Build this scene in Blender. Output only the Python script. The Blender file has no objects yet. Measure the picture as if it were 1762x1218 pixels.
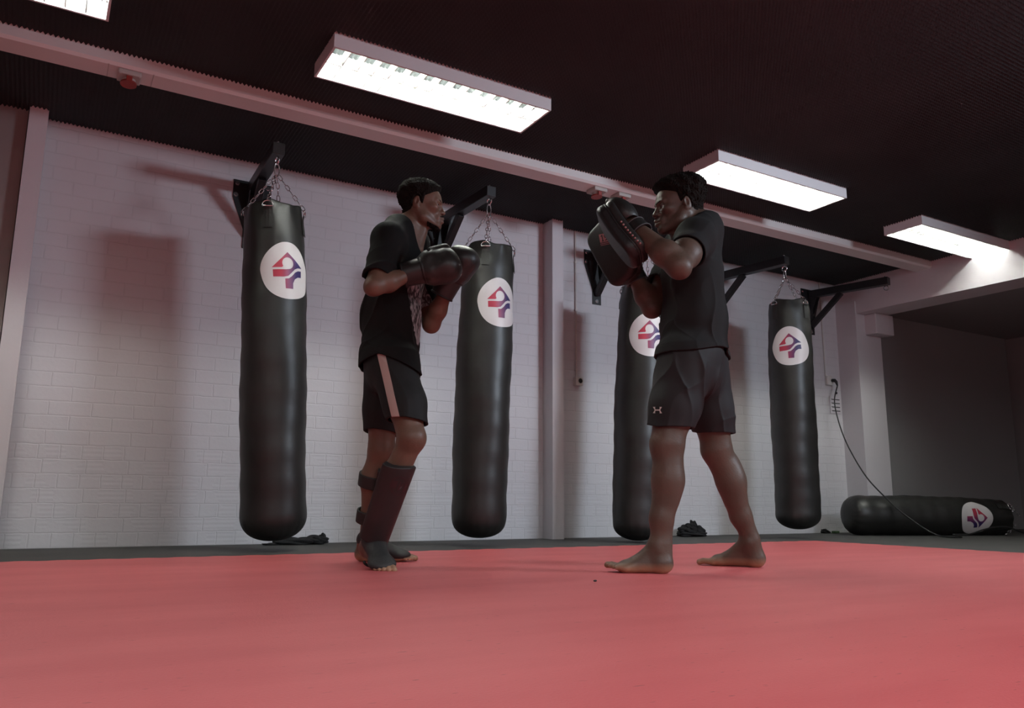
import bpy, bmesh, math, random
import numpy as np
import openvdb
from mathutils import Vector, Matrix
from mathutils.bvhtree import BVHTree

# ------------------------------------------------------------------ camera, world, lights, exposure
scene = bpy.context.scene
C = scene.collection
FPX, PITCH, ROLL, YAW, CAM_H = 1375.0, math.radians(10.4), math.radians(0.45), math.radians(30.2), 0.295
ft = Vector((math.sin(YAW)*math.cos(PITCH), math.cos(YAW)*math.cos(PITCH), math.sin(PITCH)))
r0 = Vector((math.cos(YAW), -math.sin(YAW), 0)); u0 = r0.cross(ft)
rt = r0*math.cos(ROLL) + u0*math.sin(ROLL); ut = -r0*math.sin(ROLL) + u0*math.cos(ROLL)
cam_data = bpy.data.cameras.new('camera'); cam = bpy.data.objects.new('camera', cam_data); C.objects.link(cam)
cam_data.sensor_width = 36.0; cam_data.lens = FPX/1762*36.0; cam_data.clip_start = 0.02
m4 = Matrix((rt, ut, -ft)).transposed().to_4x4(); m4.translation = (0, 0, CAM_H); cam.matrix_world = m4
scene.camera = cam

world = bpy.data.worlds.new('world'); scene.world = world; world.use_nodes = True
world.node_tree.nodes['Background'].inputs[0].default_value = (0.02, 0.02, 0.022, 1)

TUBE_POWER = 185.0        # emission of the fluorescent tubes
KEY_POWER = 50.0
def area_light(name, loc, target, sx, sy, power, color, spread=180):
    d = bpy.data.lights.new(name, 'AREA'); d.shape = 'RECTANGLE'; d.size = sx; d.size_y = sy
    d.energy = power; d.color = color; d.spread = math.radians(spread)
    o = bpy.data.objects.new(name, d); C.objects.link(o); o.location = loc
    o.rotation_euler = (Vector(target)-Vector(loc)).to_track_quat('-Z', 'Y').to_euler()
    return o
# lamp behind the photographer that throws the bags' shadows on the brick wall
area_light('rear_room_lamp', (5.2, 0.1, 2.45), (2.6, 5.5, 1.5), 0.9, 0.5, KEY_POWER, (0.75, 0.86, 1.0), 112)
# unseen lamps behind the camera, added as ambient fill
for x in (-2.2, 0.4, 3.0, 6.0):
    area_light('front_fill_lamp', (x, -1.2, 2.53), (x, -1.2, 0), 1.25, 0.28, 66.0, (0.97, 0.98, 1.0), 170)

vs = scene.view_settings
vs.view_transform = 'Standard'; vs.look = 'None'; vs.gamma = 1.0; vs.use_curve_mapping = False
vs.exposure = 0.1
scene.cycles.use_denoising = True
scene.cycles.max_bounces = 8

# ------------------------------------------------------------------ helpers
def ray(px, py):
    return rt*(px-881) - ut*(py-609) + ft*FPX
def at(px, py, Y):
    """world point seen at (px, py) on the plane y = Y"""
    d = ray(px, py); t = Y/d.y
    return Vector((d.x*t, Y, CAM_H+d.z*t))
def at_floor(px, py, z=0.0):
    d = ray(px, py); t = (z-CAM_H)/d.z
    return Vector((d.x*t, d.y*t, z))
def tag(o, label=None, cat=None, group=None, kind=None):
    if label: o['label'] = label
    if cat: o['category'] = cat
    if group: o['group'] = group
    if kind: o['kind'] = kind
    return o
def empty(name, loc=(0, 0, 0), rotz=0.0, label=None, cat=None, group=None):
    o = bpy.data.objects.new(name, None); C.objects.link(o); o.location = loc; o.rotation_euler = (0, 0, rotz)
    o.empty_display_size = 0.1
    return tag(o, label, cat, group)
def link_mesh(name, me, mat, parent=None, smooth=False):
    if mat is not None:
        for m in (mat if isinstance(mat, (list, tuple)) else [mat]): me.materials.append(m)
    o = bpy.data.objects.new(name, me); C.objects.link(o)
    if parent is not None: o.parent = parent
    if smooth: me.polygons.foreach_set('use_smooth', [True]*len(me.polygons))
    return o
def obj(name, bm, mat, parent=None, smooth=False):
    me = bpy.data.meshes.new(name)
    bmesh.ops.recalc_face_normals(bm, faces=bm.faces)
    bm.to_mesh(me); bm.free()
    return link_mesh(name, me, mat, parent, smooth)
def add_box(bm, c, s, rot=None, bevel=0.0):
    r = bmesh.ops.create_cube(bm, size=1.0)
    v = r['verts']
    bmesh.ops.scale(bm, vec=s, verts=v)
    if bevel:
        e = list({e for w in v for e in w.link_edges})
        q = bmesh.ops.bevel(bm, geom=e, offset=bevel, segments=2, affect='EDGES', profile=0.5)
        v = list({w for f in q['faces'] for w in f.verts} | {w for w in v if w.is_valid})
    if rot is not None: bmesh.ops.rotate(bm, verts=v, cent=(0, 0, 0), matrix=rot)
    bmesh.ops.translate(bm, vec=c, verts=v)
    return v
def add_prism(bm, pts, axis_o, ax, ay, depth):
    """extrude outline pts (a,b) placed at axis_o + a*ax + b*ay along depth vector"""
    f0 = [bm.verts.new(Vector(axis_o)+Vector(ax)*a+Vector(ay)*b) for a, b in pts]
    f1 = [bm.verts.new(v.co+Vector(depth)) for v in f0]
    n = len(pts)
    bm.faces.new(f0); bm.faces.new(f1[::-1])
    for i in range(n):
        bm.faces.new((f0[i], f0[(i+1) % n], f1[(i+1) % n], f1[i]))
def frame_of(d):
    d = d.normalized(); a = Vector((0, 0, 1)) if abs(d.z) < 0.9 else Vector((1, 0, 0))
    x = d.cross(a).normalized(); return x, d.cross(x).normalized()
def add_tube(bm, pts, r, seg=10, closed=False, caps=True):
    pts = [Vector(p) for p in pts]; n = len(pts); rings = []
    rad = r if isinstance(r, (list, tuple)) else [r]*n
    X, Y = frame_of(pts[1]-pts[0])
    for i, p in enumerate(pts):
        if closed: d = pts[(i+1) % n]-pts[i-1]
        else: d = pts[min(i+1, n-1)]-pts[max(i-1, 0)]
        d.normalize(); X = (X-d*X.dot(d)).normalized(); Y = d.cross(X)
        rings.append([bm.verts.new(p+(X*math.cos(2*math.pi*k/seg)+Y*math.sin(2*math.pi*k/seg))*rad[i]) for k in range(seg)])
    for i in range(n if closed else n-1):
        a, b = rings[i], rings[(i+1) % n]
        for k in range(seg): bm.faces.new((a[k], a[(k+1) % seg], b[(k+1) % seg], b[k]))
    if caps and not closed: bm.faces.new(rings[0][::-1]); bm.faces.new(rings[-1])
def add_cyl(bm, a, b, r, seg=16): add_tube(bm, [a, b], r, seg)
def add_torus(bm, c, n, R, r, seg=20, ring=8, stretch=None):
    X, Y = frame_of(Vector(n)); sx = 1.0
    add_tube(bm, [Vector(c)+X*R*math.cos(2*math.pi*i/seg)+Y*R*math.sin(2*math.pi*i/seg) for i in range(seg)], r, ring, closed=True)

# ------------------------------------------------------------------ materials
def mat(name, col, rough=0.6, metal=0.0, bump=0.0, bscale=60.0, var=0.0, vscale=4.0, emit=None, spec=0.5, sheen=0.0, detail=4.0, sss=0.0, coord='Object'):
    m = bpy.data.materials.new(name); m.use_nodes = True; nt = m.node_tree; N, L = nt.nodes, nt.links
    b = N['Principled BSDF']
    b.inputs['Base Color'].default_value = (*col, 1); b.inputs['Roughness'].default_value = rough
    b.inputs['Metallic'].default_value = metal; b.inputs['Specular IOR Level'].default_value = spec
    if sheen: b.inputs['Sheen Weight'].default_value = sheen; b.inputs['Sheen Roughness'].default_value = 0.5
    if sss:
        b.inputs['Subsurface Weight'].default_value = sss; b.inputs['Subsurface Radius'].default_value = (0.012, 0.005, 0.003)
        b.inputs['Subsurface Scale'].default_value = 1.0
    tc = N.new('ShaderNodeTexCoord')
    if bump:
        t = N.new('ShaderNodeTexNoise'); t.inputs['Scale'].default_value = bscale; t.inputs['Detail'].default_value = detail
        bn = N.new('ShaderNodeBump'); bn.inputs['Strength'].default_value = bump; bn.inputs['Distance'].default_value = 0.01
        L.new(tc.outputs[coord], t.inputs['Vector']); L.new(t.outputs['Fac'], bn.inputs['Height']); L.new(bn.outputs['Normal'], b.inputs['Normal'])
    if var:
        t = N.new('ShaderNodeTexNoise'); t.inputs['Scale'].default_value = vscale; t.inputs['Detail'].default_value = 5
        r = N.new('ShaderNodeValToRGB'); r.color_ramp.elements[0].position = 0.3; r.color_ramp.elements[1].position = 0.7
        r.color_ramp.elements[0].color = (*[c*(1-var) for c in col], 1); r.color_ramp.elements[1].color = (*[min(1, c*(1+var)) for c in col], 1)
        L.new(tc.outputs[coord], t.inputs['Vector']); L.new(t.outputs['Fac'], r.inputs['Fac']); L.new(r.outputs['Color'], b.inputs['Base Color'])
    if emit:
        b.inputs['Emission Color'].default_value = (*emit[0], 1); b.inputs['Emission Strength'].default_value = emit[1]
    return m

M = {}
M['white_paint'] = mat('white_paint', (0.62, 0.60, 0.62), 0.55, bump=0.15, bscale=30)
M['plain_wall'] = mat('plain_wall', (0.55, 0.54, 0.54), 0.7, bump=0.1, bscale=40)
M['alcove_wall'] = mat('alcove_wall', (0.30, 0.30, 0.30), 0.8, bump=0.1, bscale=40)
M['grey_mat'] = mat('grey_mat', (0.052, 0.050, 0.046), 0.75, bump=0.2, bscale=120, var=0.2, vscale=3)
M['black_steel'] = mat('black_steel', (0.012, 0.012, 0.013), 0.42, bump=0.05, bscale=150)
M['chrome'] = mat('chrome', (0.75, 0.75, 0.76), 0.22, metal=1.0)
M['vinyl'] = mat('vinyl', (0.015, 0.0148, 0.0135), 0.43, bump=0.12, bscale=9, var=0.25, vscale=6, detail=6)
M['webbing'] = mat('webbing', (0.011, 0.011, 0.010), 0.6, bump=0.06, bscale=400)
M['lamp_metal'] = mat('lamp_metal', (0.64, 0.65, 0.65), 0.45)
M['reflector'] = mat('reflector', (0.80, 0.81, 0.79), 0.35)
M['louvre'] = mat('louvre', (0.46, 0.47, 0.45), 0.4)
M['tube'] = mat('tube', (0.9, 0.9, 0.88), 0.4, emit=((0.97, 1.0, 0.93), TUBE_POWER))
M['duct'] = mat('duct', (0.66, 0.66, 0.64), 0.5)
M['socket_grey'] = mat('socket_grey', (0.42, 0.41, 0.38), 0.5)
M['socket_red'] = mat('socket_red', (0.24, 0.028, 0.022), 0.45)
M['plastic_white'] = mat('plastic_white', (0.62, 0.60, 0.57), 0.45)
M['dark_hole'] = mat('dark_hole', (0.01, 0.01, 0.01), 0.8)
M['cable'] = mat('cable', (0.012, 0.012, 0.012), 0.5)
M['black_cloth'] = mat('black_cloth', (0.008, 0.008, 0.0085), 0.9, bump=0.4, bscale=80)
M['green_scrap'] = mat('green_scrap', (0.06, 0.11, 0.05), 0.7)

def foam_material():
    return mat('foam', (0.023, 0.029, 0.030), 0.6, bump=0.25, bscale=300, var=0.2, vscale=2)
M['foam'] = foam_material()

def brick_material():
    m = bpy.data.materials.new('painted_brick'); m.use_nodes = True; nt = m.node_tree; N, L = nt.nodes, nt.links
    b = N['Principled BSDF']; b.inputs['Roughness'].default_value = 0.5; b.inputs['Specular IOR Level'].default_value = 0.35
    tc = N.new('ShaderNodeTexCoord'); sp = N.new('ShaderNodeSeparateXYZ'); cb = N.new('ShaderNodeCombineXYZ')
    L.new(tc.outputs['Object'], sp.inputs[0]); L.new(sp.outputs['X'], cb.inputs['X']); L.new(sp.outputs['Z'], cb.inputs['Y'])
    wob = N.new('ShaderNodeTexNoise'); wob.inputs['Scale'].default_value = 14; wob.inputs['Detail'].default_value = 3
    L.new(cb.outputs[0], wob.inputs['Vector'])
    mx = N.new('ShaderNodeVectorMath'); mx.operation = 'SCALE'; mx.inputs['Scale'].default_value = 0.012
    sb = N.new('ShaderNodeVectorMath'); sb.operation = 'SUBTRACT'; sb.inputs[1].default_value = (0.5, 0.5, 0.5)
    ad = N.new('ShaderNodeVectorMath'); ad.operation = 'ADD'
    L.new(wob.outputs['Color'], sb.inputs[0]); L.new(sb.outputs[0], mx.inputs[0]); L.new(cb.outputs[0], ad.inputs[0]); L.new(mx.outputs[0], ad.inputs[1])
    def brick(squash, freq, off):
        t = N.new('ShaderNodeTexBrick'); t.offset = off; t.squash = squash; t.squash_frequency = freq
        t.inputs['Scale'].default_value = 1.0; t.inputs['Brick Width'].default_value = 0.232; t.inputs['Row Height'].default_value = 0.0865
        t.inputs['Mortar Size'].default_value = 0.0055; t.inputs['Mortar Smooth'].default_value = 0.6; t.inputs['Bias'].default_value = 0
        t.inputs['Color1'].default_value = (1, 1, 1, 1); t.inputs['Color2'].default_value = (0.82, 0.82, 0.82, 1); t.inputs['Mortar'].default_value = (0, 0, 0, 1)
        L.new(ad.outputs[0], t.inputs['Vector']); return t
    upper = brick(1.0, 2, 0.5); lower = brick(0.5, 2, 0.25)
    gt = N.new('ShaderNodeMath'); gt.operation = 'GREATER_THAN'; gt.inputs[1].default_value = 0.6055
    L.new(sp.outputs['Z'], gt.inputs[0])
    mf = N.new('ShaderNodeMix'); mf.data_type = 'FLOAT'
    L.new(gt.outputs[0], mf.inputs['Factor']); L.new(lower.outputs['Fac'], mf.inputs[2]); L.new(upper.outputs['Fac'], mf.inputs[3])
    # combed grooves on some of the lower bricks
    wv = N.new('ShaderNodeTexWave'); wv.wave_type = 'BANDS'; wv.bands_direction = 'Y'; wv.inputs['Scale'].default_value = 11.0
    wv.inputs['Distortion'].default_value = 0.6
    L.new(cb.outputs[0], wv.inputs['Vector'])
    patch = N.new('ShaderNodeTexNoise'); patch.inputs['Scale'].default_value = 5.0; patch.inputs['Detail'].default_value = 1
    L.new(cb.outputs[0], patch.inputs['Vector'])
    pg = N.new('ShaderNodeMath'); pg.operation = 'GREATER_THAN'; pg.inputs[1].default_value = 0.5; L.new(patch.outputs['Fac'], pg.inputs[0])
    inv = N.new('ShaderNodeMath'); inv.operation = 'SUBTRACT'; inv.inputs[0].default_value = 1.0; L.new(gt.outputs[0], inv.inputs[1])
    p2 = N.new('ShaderNodeMath'); p2.operation = 'MULTIPLY'; L.new(pg.outputs[0], p2.inputs[0]); L.new(inv.outputs[0], p2.inputs[1])
    gw = N.new('ShaderNodeMath'); gw.operation = 'MULTIPLY'; L.new(wv.outputs['Fac'], gw.inputs[0]); L.new(p2.outputs[0], gw.inputs[1])
    gs = N.new('ShaderNodeMath'); gs.operation = 'MULTIPLY'; gs.inputs[1].default_value = 0.32; L.new(gw.outputs[0], gs.inputs[0])
    fine = N.new('ShaderNodeTexNoise'); fine.inputs['Scale'].default_value = 45; fine.inputs['Detail'].default_value = 5
    L.new(cb.outputs[0], fine.inputs['Vector'])
    fs = N.new('ShaderNodeMath'); fs.operation = 'MULTIPLY'; fs.inputs[1].default_value = 0.35; L.new(fine.outputs['Fac'], fs.inputs[0])
    h1 = N.new('ShaderNodeMath'); h1.operation = 'SUBTRACT'; L.new(fs.outputs[0], h1.inputs[0]); L.new(mf.outputs[0], h1.inputs[1])
    h2 = N.new('ShaderNodeMath'); h2.operation = 'SUBTRACT'; L.new(h1.outputs[0], h2.inputs[0]); L.new(gs.outputs[0], h2.inputs[1])
    bp = N.new('ShaderNodeBump'); bp.inputs['Strength'].default_value = 0.32; bp.inputs['Distance'].default_value = 0.006
    L.new(h2.outputs[0], bp.inputs['Height']); L.new(bp.outputs['Normal'], b.inputs['Normal'])
    cr = N.new('ShaderNodeMix'); cr.data_type = 'RGBA'
    cr.inputs[6].default_value = (0.62, 0.61, 0.63, 1); cr.inputs[7].default_value = (0.59, 0.58, 0.598, 1)
    L.new(mf.outputs[0], cr.inputs['Factor']); L.new(cr.outputs[2], b.inputs['Base Color'])
    return m
M['brick'] = brick_material()

def mat_red():
    m = mat('red_mat', (0.47, 0.075, 0.085), 0.55, bump=0.1, bscale=160)
    nt = m.node_tree; N, L = nt.nodes, nt.links; b = N['Principled BSDF']
    tc = N.new('ShaderNodeTexCoord')
    n1 = N.new('ShaderNodeTexNoise'); n1.inputs['Scale'].default_value = 1.3; n1.inputs['Detail'].default_value = 6
    mp = N.new('ShaderNodeMapping'); mp.inputs['Scale'].default_value = (1.0, 4.0, 1.0); mp.inputs['Rotation'].default_value = (0, 0, 0.5)
    L.new(tc.outputs['Object'], mp.inputs[0]); L.new(mp.outputs[0], n1.inputs['Vector'])
    n2 = N.new('ShaderNodeTexNoise'); n2.inputs['Scale'].default_value = 26; n2.inputs['Detail'].default_value = 2; L.new(mp.outputs[0], n2.inputs['Vector'])
    r1 = N.new('ShaderNodeValToRGB'); r1.color_ramp.elements[0].position = 0.3; r1.color_ramp.elements[1].position = 0.72
    r1.color_ramp.elements[0].color = (0.54, 0.095, 0.103, 1); r1.color_ramp.elements[1].color = (0.61, 0.122, 0.128, 1)
    r2 = N.new('ShaderNodeValToRGB'); r2.color_ramp.elements[0].position = 0.24; r2.color_ramp.elements[1].position = 0.3
    r2.color_ramp.elements[0].color = (0.55, 0.5, 0.5, 1); r2.color_ramp.elements[1].color = (1, 1, 1, 1)
    L.new(n1.outputs['Fac'], r1.inputs[0]); L.new(n2.outputs['Fac'], r2.inputs[0])
    mx = N.new('ShaderNodeMix'); mx.data_type = 'RGBA'; mx.blend_type = 'MULTIPLY'; mx.inputs[0].default_value = 1
    L.new(r1.outputs[0], mx.inputs[6]); L.new(r2.outputs[0], mx.inputs[7]); L.new(mx.outputs[2], b.inputs['Base Color'])
    return m
M['red_mat'] = mat_red()

# ------------------------------------------------------------------ setting
WALL_Y, CEIL = 5.52, 2.635
def struct(name, bm, m, smooth=False):
    return tag(obj(name, bm, m, None, smooth), kind='structure')
XL, XR, YB = -4.6, 10.6, -3.6
bm = bmesh.new(); add_box(bm, ((XL+XR)/2, (YB+WALL_Y)/2+0.2, -0.05), (XR-XL+0.4, WALL_Y-YB+0.8, 0.1)); struct('floor', bm, M['grey_mat'])
bm = bmesh.new(); add_box(bm, ((XL+7.9)/2, WALL_Y+0.1, 1.4), (7.9-XL, 0.2, 2.8)); struct('wall_back', bm, M['brick'])
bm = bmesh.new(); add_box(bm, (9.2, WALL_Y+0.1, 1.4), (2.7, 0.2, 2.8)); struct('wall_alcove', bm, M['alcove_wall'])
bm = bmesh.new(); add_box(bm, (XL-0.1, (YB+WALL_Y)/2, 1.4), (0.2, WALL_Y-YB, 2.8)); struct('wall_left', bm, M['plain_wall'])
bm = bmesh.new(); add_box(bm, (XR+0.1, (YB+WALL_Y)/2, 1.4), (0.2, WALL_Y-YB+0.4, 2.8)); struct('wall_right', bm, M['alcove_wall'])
bm = bmesh.new(); add_box(bm, ((XL+XR)/2, YB-0.1, 1.4), (XR-XL, 0.2, 2.8)); struct('wall_front', bm, M['plain_wall'])

# acoustic egg-crate foam ceiling: real pyramids
def foam_grid(name, x0, x1, y0, y1, p=0.04, z0=CEIL, amp=0.023):
    nx, ny = int(round((x1-x0)/(p/2)))+1, int(round((y1-y0)/(p/2)))+1
    ix, iy = np.meshgrid(np.arange(nx), np.arange(ny))
    rng = np.random.default_rng(3)
    z = np.where((ix % 2 == 1) & (iy % 2 == 1), -amp, np.where((ix % 2 == 0) & (iy % 2 == 0), amp*0.55, 0.0))
    z = z*(0.85+0.3*rng.random(z.shape)) + z0
    co = np.stack([x0+ix*p/2, y0+iy*p/2, z], -1).reshape(-1, 3).astype('f')
    a = (iy[:-1, :-1]*nx+ix[:-1, :-1]).ravel()
    q = np.stack([a, a+nx, a+nx+1, a+1], -1)
    me = bpy.data.meshes.new(name); me.vertices.add(len(co)); me.vertices.foreach_set('co', co.ravel())
    me.loops.add(q.size); me.loops.foreach_set('vertex_index', q.ravel().astype('i'))
    me.polygons.add(len(q)); me.polygons.foreach_set('loop_start', np.arange(0, q.size, 4, dtype='i'))
    me.update(calc_edges=True)
    return link_mesh(name, me, M['foam'])
tag(foam_grid('ceiling', -3.2, 7.56, 0.6, WALL_Y, 0.023, CEIL, 0.015), kind='structure')
tag(foam_grid('ceiling', XL, 7.9, YB, 0.6, 0.06, CEIL, 0.02), kind='structure'); tag(foam_grid('ceiling', XL, -3.2, 0.6, WALL_Y, 0.06, CEIL, 0.02), kind='structure')
bm = bmesh.new(); add_box(bm, ((XL+XR)/2, (YB+WALL_Y)/2, 2.85), (XR-XL+0.4, WALL_Y-YB+0.6, 0.1)); struct('roof_slab', bm, M['plain_wall'])

# steel pilasters on the brick wall
def pilaster(name, x0, x1, y):
    bm = bmesh.new()
    add_box(bm, ((x0+x1)/2, y+0.006, 1.33), (x1-x0, 0.012, 2.66))                       # front flange
    add_box(bm, ((x0+x1)/2, (y+WALL_Y)/2+0.006, 1.33), ((x1-x0)-0.004, WALL_Y-y-0.004, 2.66))
    return struct(name, bm, M['white_paint'])
pilaster('trim_1', -0.272, -0.172, 5.37); pilaster('trim_2', 3.508, 3.615, 5.37)
bm = bmesh.new(); add_box(bm, (-0.95, WALL_Y-0.04, 1.33), (1.34, 0.08, 2.66)); struct('trim_3', bm, mat('panel_shadow_brown', (0.24, 0.20, 0.19), 0.6))  # brown tone paints in the shadow beside the left column
# end column, its corbel and the lintel over the alcove
bm = bmesh.new(); add_box(bm, (7.46, 5.40, 1.2), (0.40, 0.24, 2.4)); struct('trim_4', bm, M['white_paint'])
bm = bmesh.new(); add_box(bm, (7.56, 5.30, 2.16), (0.30, 0.30, 0.22), bevel=0.01); struct('trim_5', bm, M['white_paint'])
bm = bmesh.new()
add_prism(bm, [(7.27, 5.52), (7.62, 5.52), (7.90, -3.6), (7.55, -3.6)], (0, 0, 2.27), (1, 0, 0), (0, 1, 0), (0, 0, 0.53)); struct('lintel', bm, M['white_paint'])
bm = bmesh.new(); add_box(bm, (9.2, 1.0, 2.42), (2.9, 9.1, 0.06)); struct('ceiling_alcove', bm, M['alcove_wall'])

# red training mat with its toothed puzzle edge
def red_mat():
    bm = bmesh.new(); x0, x1, y0, y1 = XL+0.02, 5.30, YB+0.02, 4.345
    pts = []
    def edge(a, b, n):
        a, b = Vector(a), Vector(b); t = (b-a).normalized(); nrm = Vector((-t.y, t.x))
        L = (b-a).length; k = int(L/0.17)
        for i in range(k*8):
            s = i/(k*8); w = math.sin(2*math.pi*i/8); w = max(-0.7, min(0.7, w*1.2))
            pts.append(a+(b-a)*s+nrm*w*0.018)
    pts += [Vector((x0, y0))]; pts += [Vector((4.98-(y0-2.63)*0.0, y0))]
    edge((4.99, y0), (5.27, y1), 0); edge((5.27, y1), (x0, y1+0.05), 0); pts.append(Vector((x0, y1+0.05)))
    lo = [bm.verts.new((p.x, p.y, 0.0)) for p in pts]; hi = [bm.verts.new((p.x, p.y, 0.006)) for p in pts]
    bm.faces.new(hi); n = len(pts)
    for i in range(n): bm.faces.new((lo[i], lo[(i+1) % n], hi[(i+1) % n], hi[i]))
    bmesh.ops.triangulate(bm, faces=[f for f in bm.faces if len(f.verts) > 4])
    o = obj('training_mat', bm, M['red_mat'])
    return tag(o, 'large red foam training mat with toothed edges on the grey gym floor', 'mat')
red_mat()
MAT_Z = 0.006

# cable duct under the ceiling
bm = bmesh.new(); add_prism(bm, [(4.43, 2.57), (4.445, 2.555), (4.59, 2.555), (4.595, 2.562), (4.595, 2.645), (4.43, 2.645)], (XL, 0, 0), (0, 1, 0), (0, 0, 1), (7.44-XL, 0, 0))
duct = obj('cable_duct', bm, M['duct']); tag(duct, 'long pinkish white cable duct running across the black foam ceiling', 'cable duct')
for x in (0.10, 0.32):
    bm = bmesh.new(); add_box(bm, (x, 4.512, 2.5545), (0.004, 0.15, 0.0025)); obj('seam', bm, M['socket_grey'], duct)

# three-phase sockets on the duct
def cee_socket(x, label):
    t = empty('industrial_socket', (x, 4.505, 2.555), 0, label, 'socket', 'red lidded sockets under the cable duct')
    bm = bmesh.new(); add_box(bm, (0, 0, -0.014), (0.115, 0.11, 0.028), bevel=0.006)
    for sx in (-1, 1): add_cyl(bm, (sx*0.047, -0.045, -0.028), (sx*0.047, -0.045, -0.031), 0.006, 10)
    obj('base', bm, M['socket_grey'], t)
    bm = bmesh.new(); R = Matrix.Rotation(math.radians(-6), 3, 'X')
    d = R @ Vector((0, 0, -1)); add_cyl(bm, Vector((0, 0.01, -0.02)), Vector((0, 0.01, -0.02))+d*0.028, 0.034, 24)
    obj('socket_body', bm, M['socket_grey'], t, False)
    bm = bmesh.new(); c = Vector((0, 0.008, -0.02))+d*0.030
    add_cyl(bm, c+d*0.0, c+d*0.009, 0.041, 28)
    add_box(bm, c+Vector((0, -0.040, 0.010)), (0.03, 0.012, 0.034), bevel=0.003)
    obj('lid', bm, M['socket_red'], t)
    return t
cee_socket(0.205, 'red lidded grey power socket under cable duct, alone above the left wall')
cee_socket(3.335, 'red lidded grey power socket under cable duct, left one of the close pair')
cee_socket(3.555, 'red lidded grey power socket under cable duct, right one of the pair')

# fluorescent louvre lamps
def fixture_parts():
    L, Wd, z0, z1 = 1.31, 0.345, 2.55, 2.645
    parts = {}
    bm = bmesh.new(); t = 0.012
    add_box(bm, (0, -Wd/2+t/2, (z0+z1)/2), (L, t, z1-z0)); add_box(bm, (0, Wd/2-t/2, (z0+z1)/2), (L, t, z1-z0))
    add_box(bm, (-L/2+t/2, 0, (z0+z1)/2), (t, Wd-2*t, z1-z0)); add_box(bm, (L/2-t/2, 0, (z0+z1)/2), (t, Wd-2*t, z1-z0))
    add_box(bm, (0, 0, z1+0.004), (L, Wd, 0.008)); parts['housing'] = (bm, M['lamp_metal'])
    bm = bmesh.new(); li, wi = L-2*t-0.002, Wd-2*t-0.002
    # curved mirror reflector sides and the spine between the two rows
    for s in (-1, 1):
        prof = [(s*wi/2, 0.004), (s*wi/2*0.985, 0.03), (s*wi/2*0.93, 0.058), (s*wi/2*0.80, 0.08), (s*0.02, 0.088), (s*0.02, 0.091), (s*wi/2*0.82, 0.084), (s*wi/2*0.995, 0.06)]
        add_prism(bm, prof, (-li/2, 0, z0), (0, 1, 0), (0, 0, 1), (li, 0, 0))
    add_prism(bm, [(-0.004, 0.003), (0.004, 0.003), (0.022, 0.05), (0.0, 0.062), (-0.022, 0.05)], (-li/2, 0, z0), (0, 1, 0), (0, 0, 1), (li, 0, 0))
    parts['reflector'] = (bm, M['reflector'])
    bm = bmesh.new(); n = 15
    for i in range(1, n):
        x = -li/2+li*i/n
        for s in (-1, 1):
            add_prism(bm, [(-0.002, 0.004), (0.002, 0.004), (0.013, 0.046), (-0.013, 0.046)], (x, s*0.008, z0), (1, 0, 0), (0, 0, 1), (0, s*(wi/2-0.012), 0))
    parts['louvre'] = (bm, M['louvre'])
    for s in (-1, 1):
        bm = bmesh.new(); add_cyl(bm, (-li/2+0.02, s*wi/4, z0+0.064), (li/2-0.02, s*wi/4, z0+0.064), 0.0085, 14); parts['tube%d' % s] = (bm, M['tube'])
    return parts
lamp0 = empty('ceiling_lamp', (0, 0, 0))
for k, (bm, m) in fixture_parts().items(): obj(k.rstrip('-1'), bm, m, lamp0, k.startswith('tube'))
def copy_tree(o, parent=None):
    c = o.copy(); C.objects.link(c)
    if parent is not None: c.parent = parent
    for ch in list(o.children): copy_tree(ch, c)
    return c
lamps = [((-0.585, 3.84), 'louvred ceiling lamp cut off at the top left corner of the photo'),
         ((1.727, 3.83), 'louvred ceiling lamp above the two men, largest fully visible one'),
         ((4.375, 3.83), 'bright ceiling lamp right behind the pad holder\'s hair'),
         ((6.69, 3.88), 'bright ceiling lamp farthest right, next to the white lintel')]
for i, ((x, y), lab) in enumerate(lamps):
    o = lamp0 if i == 0 else copy_tree(lamp0)
    o.location = (x, y, 0); tag(o, lab, 'ceiling lamp', 'louvred fluorescent ceiling lamps')

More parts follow.
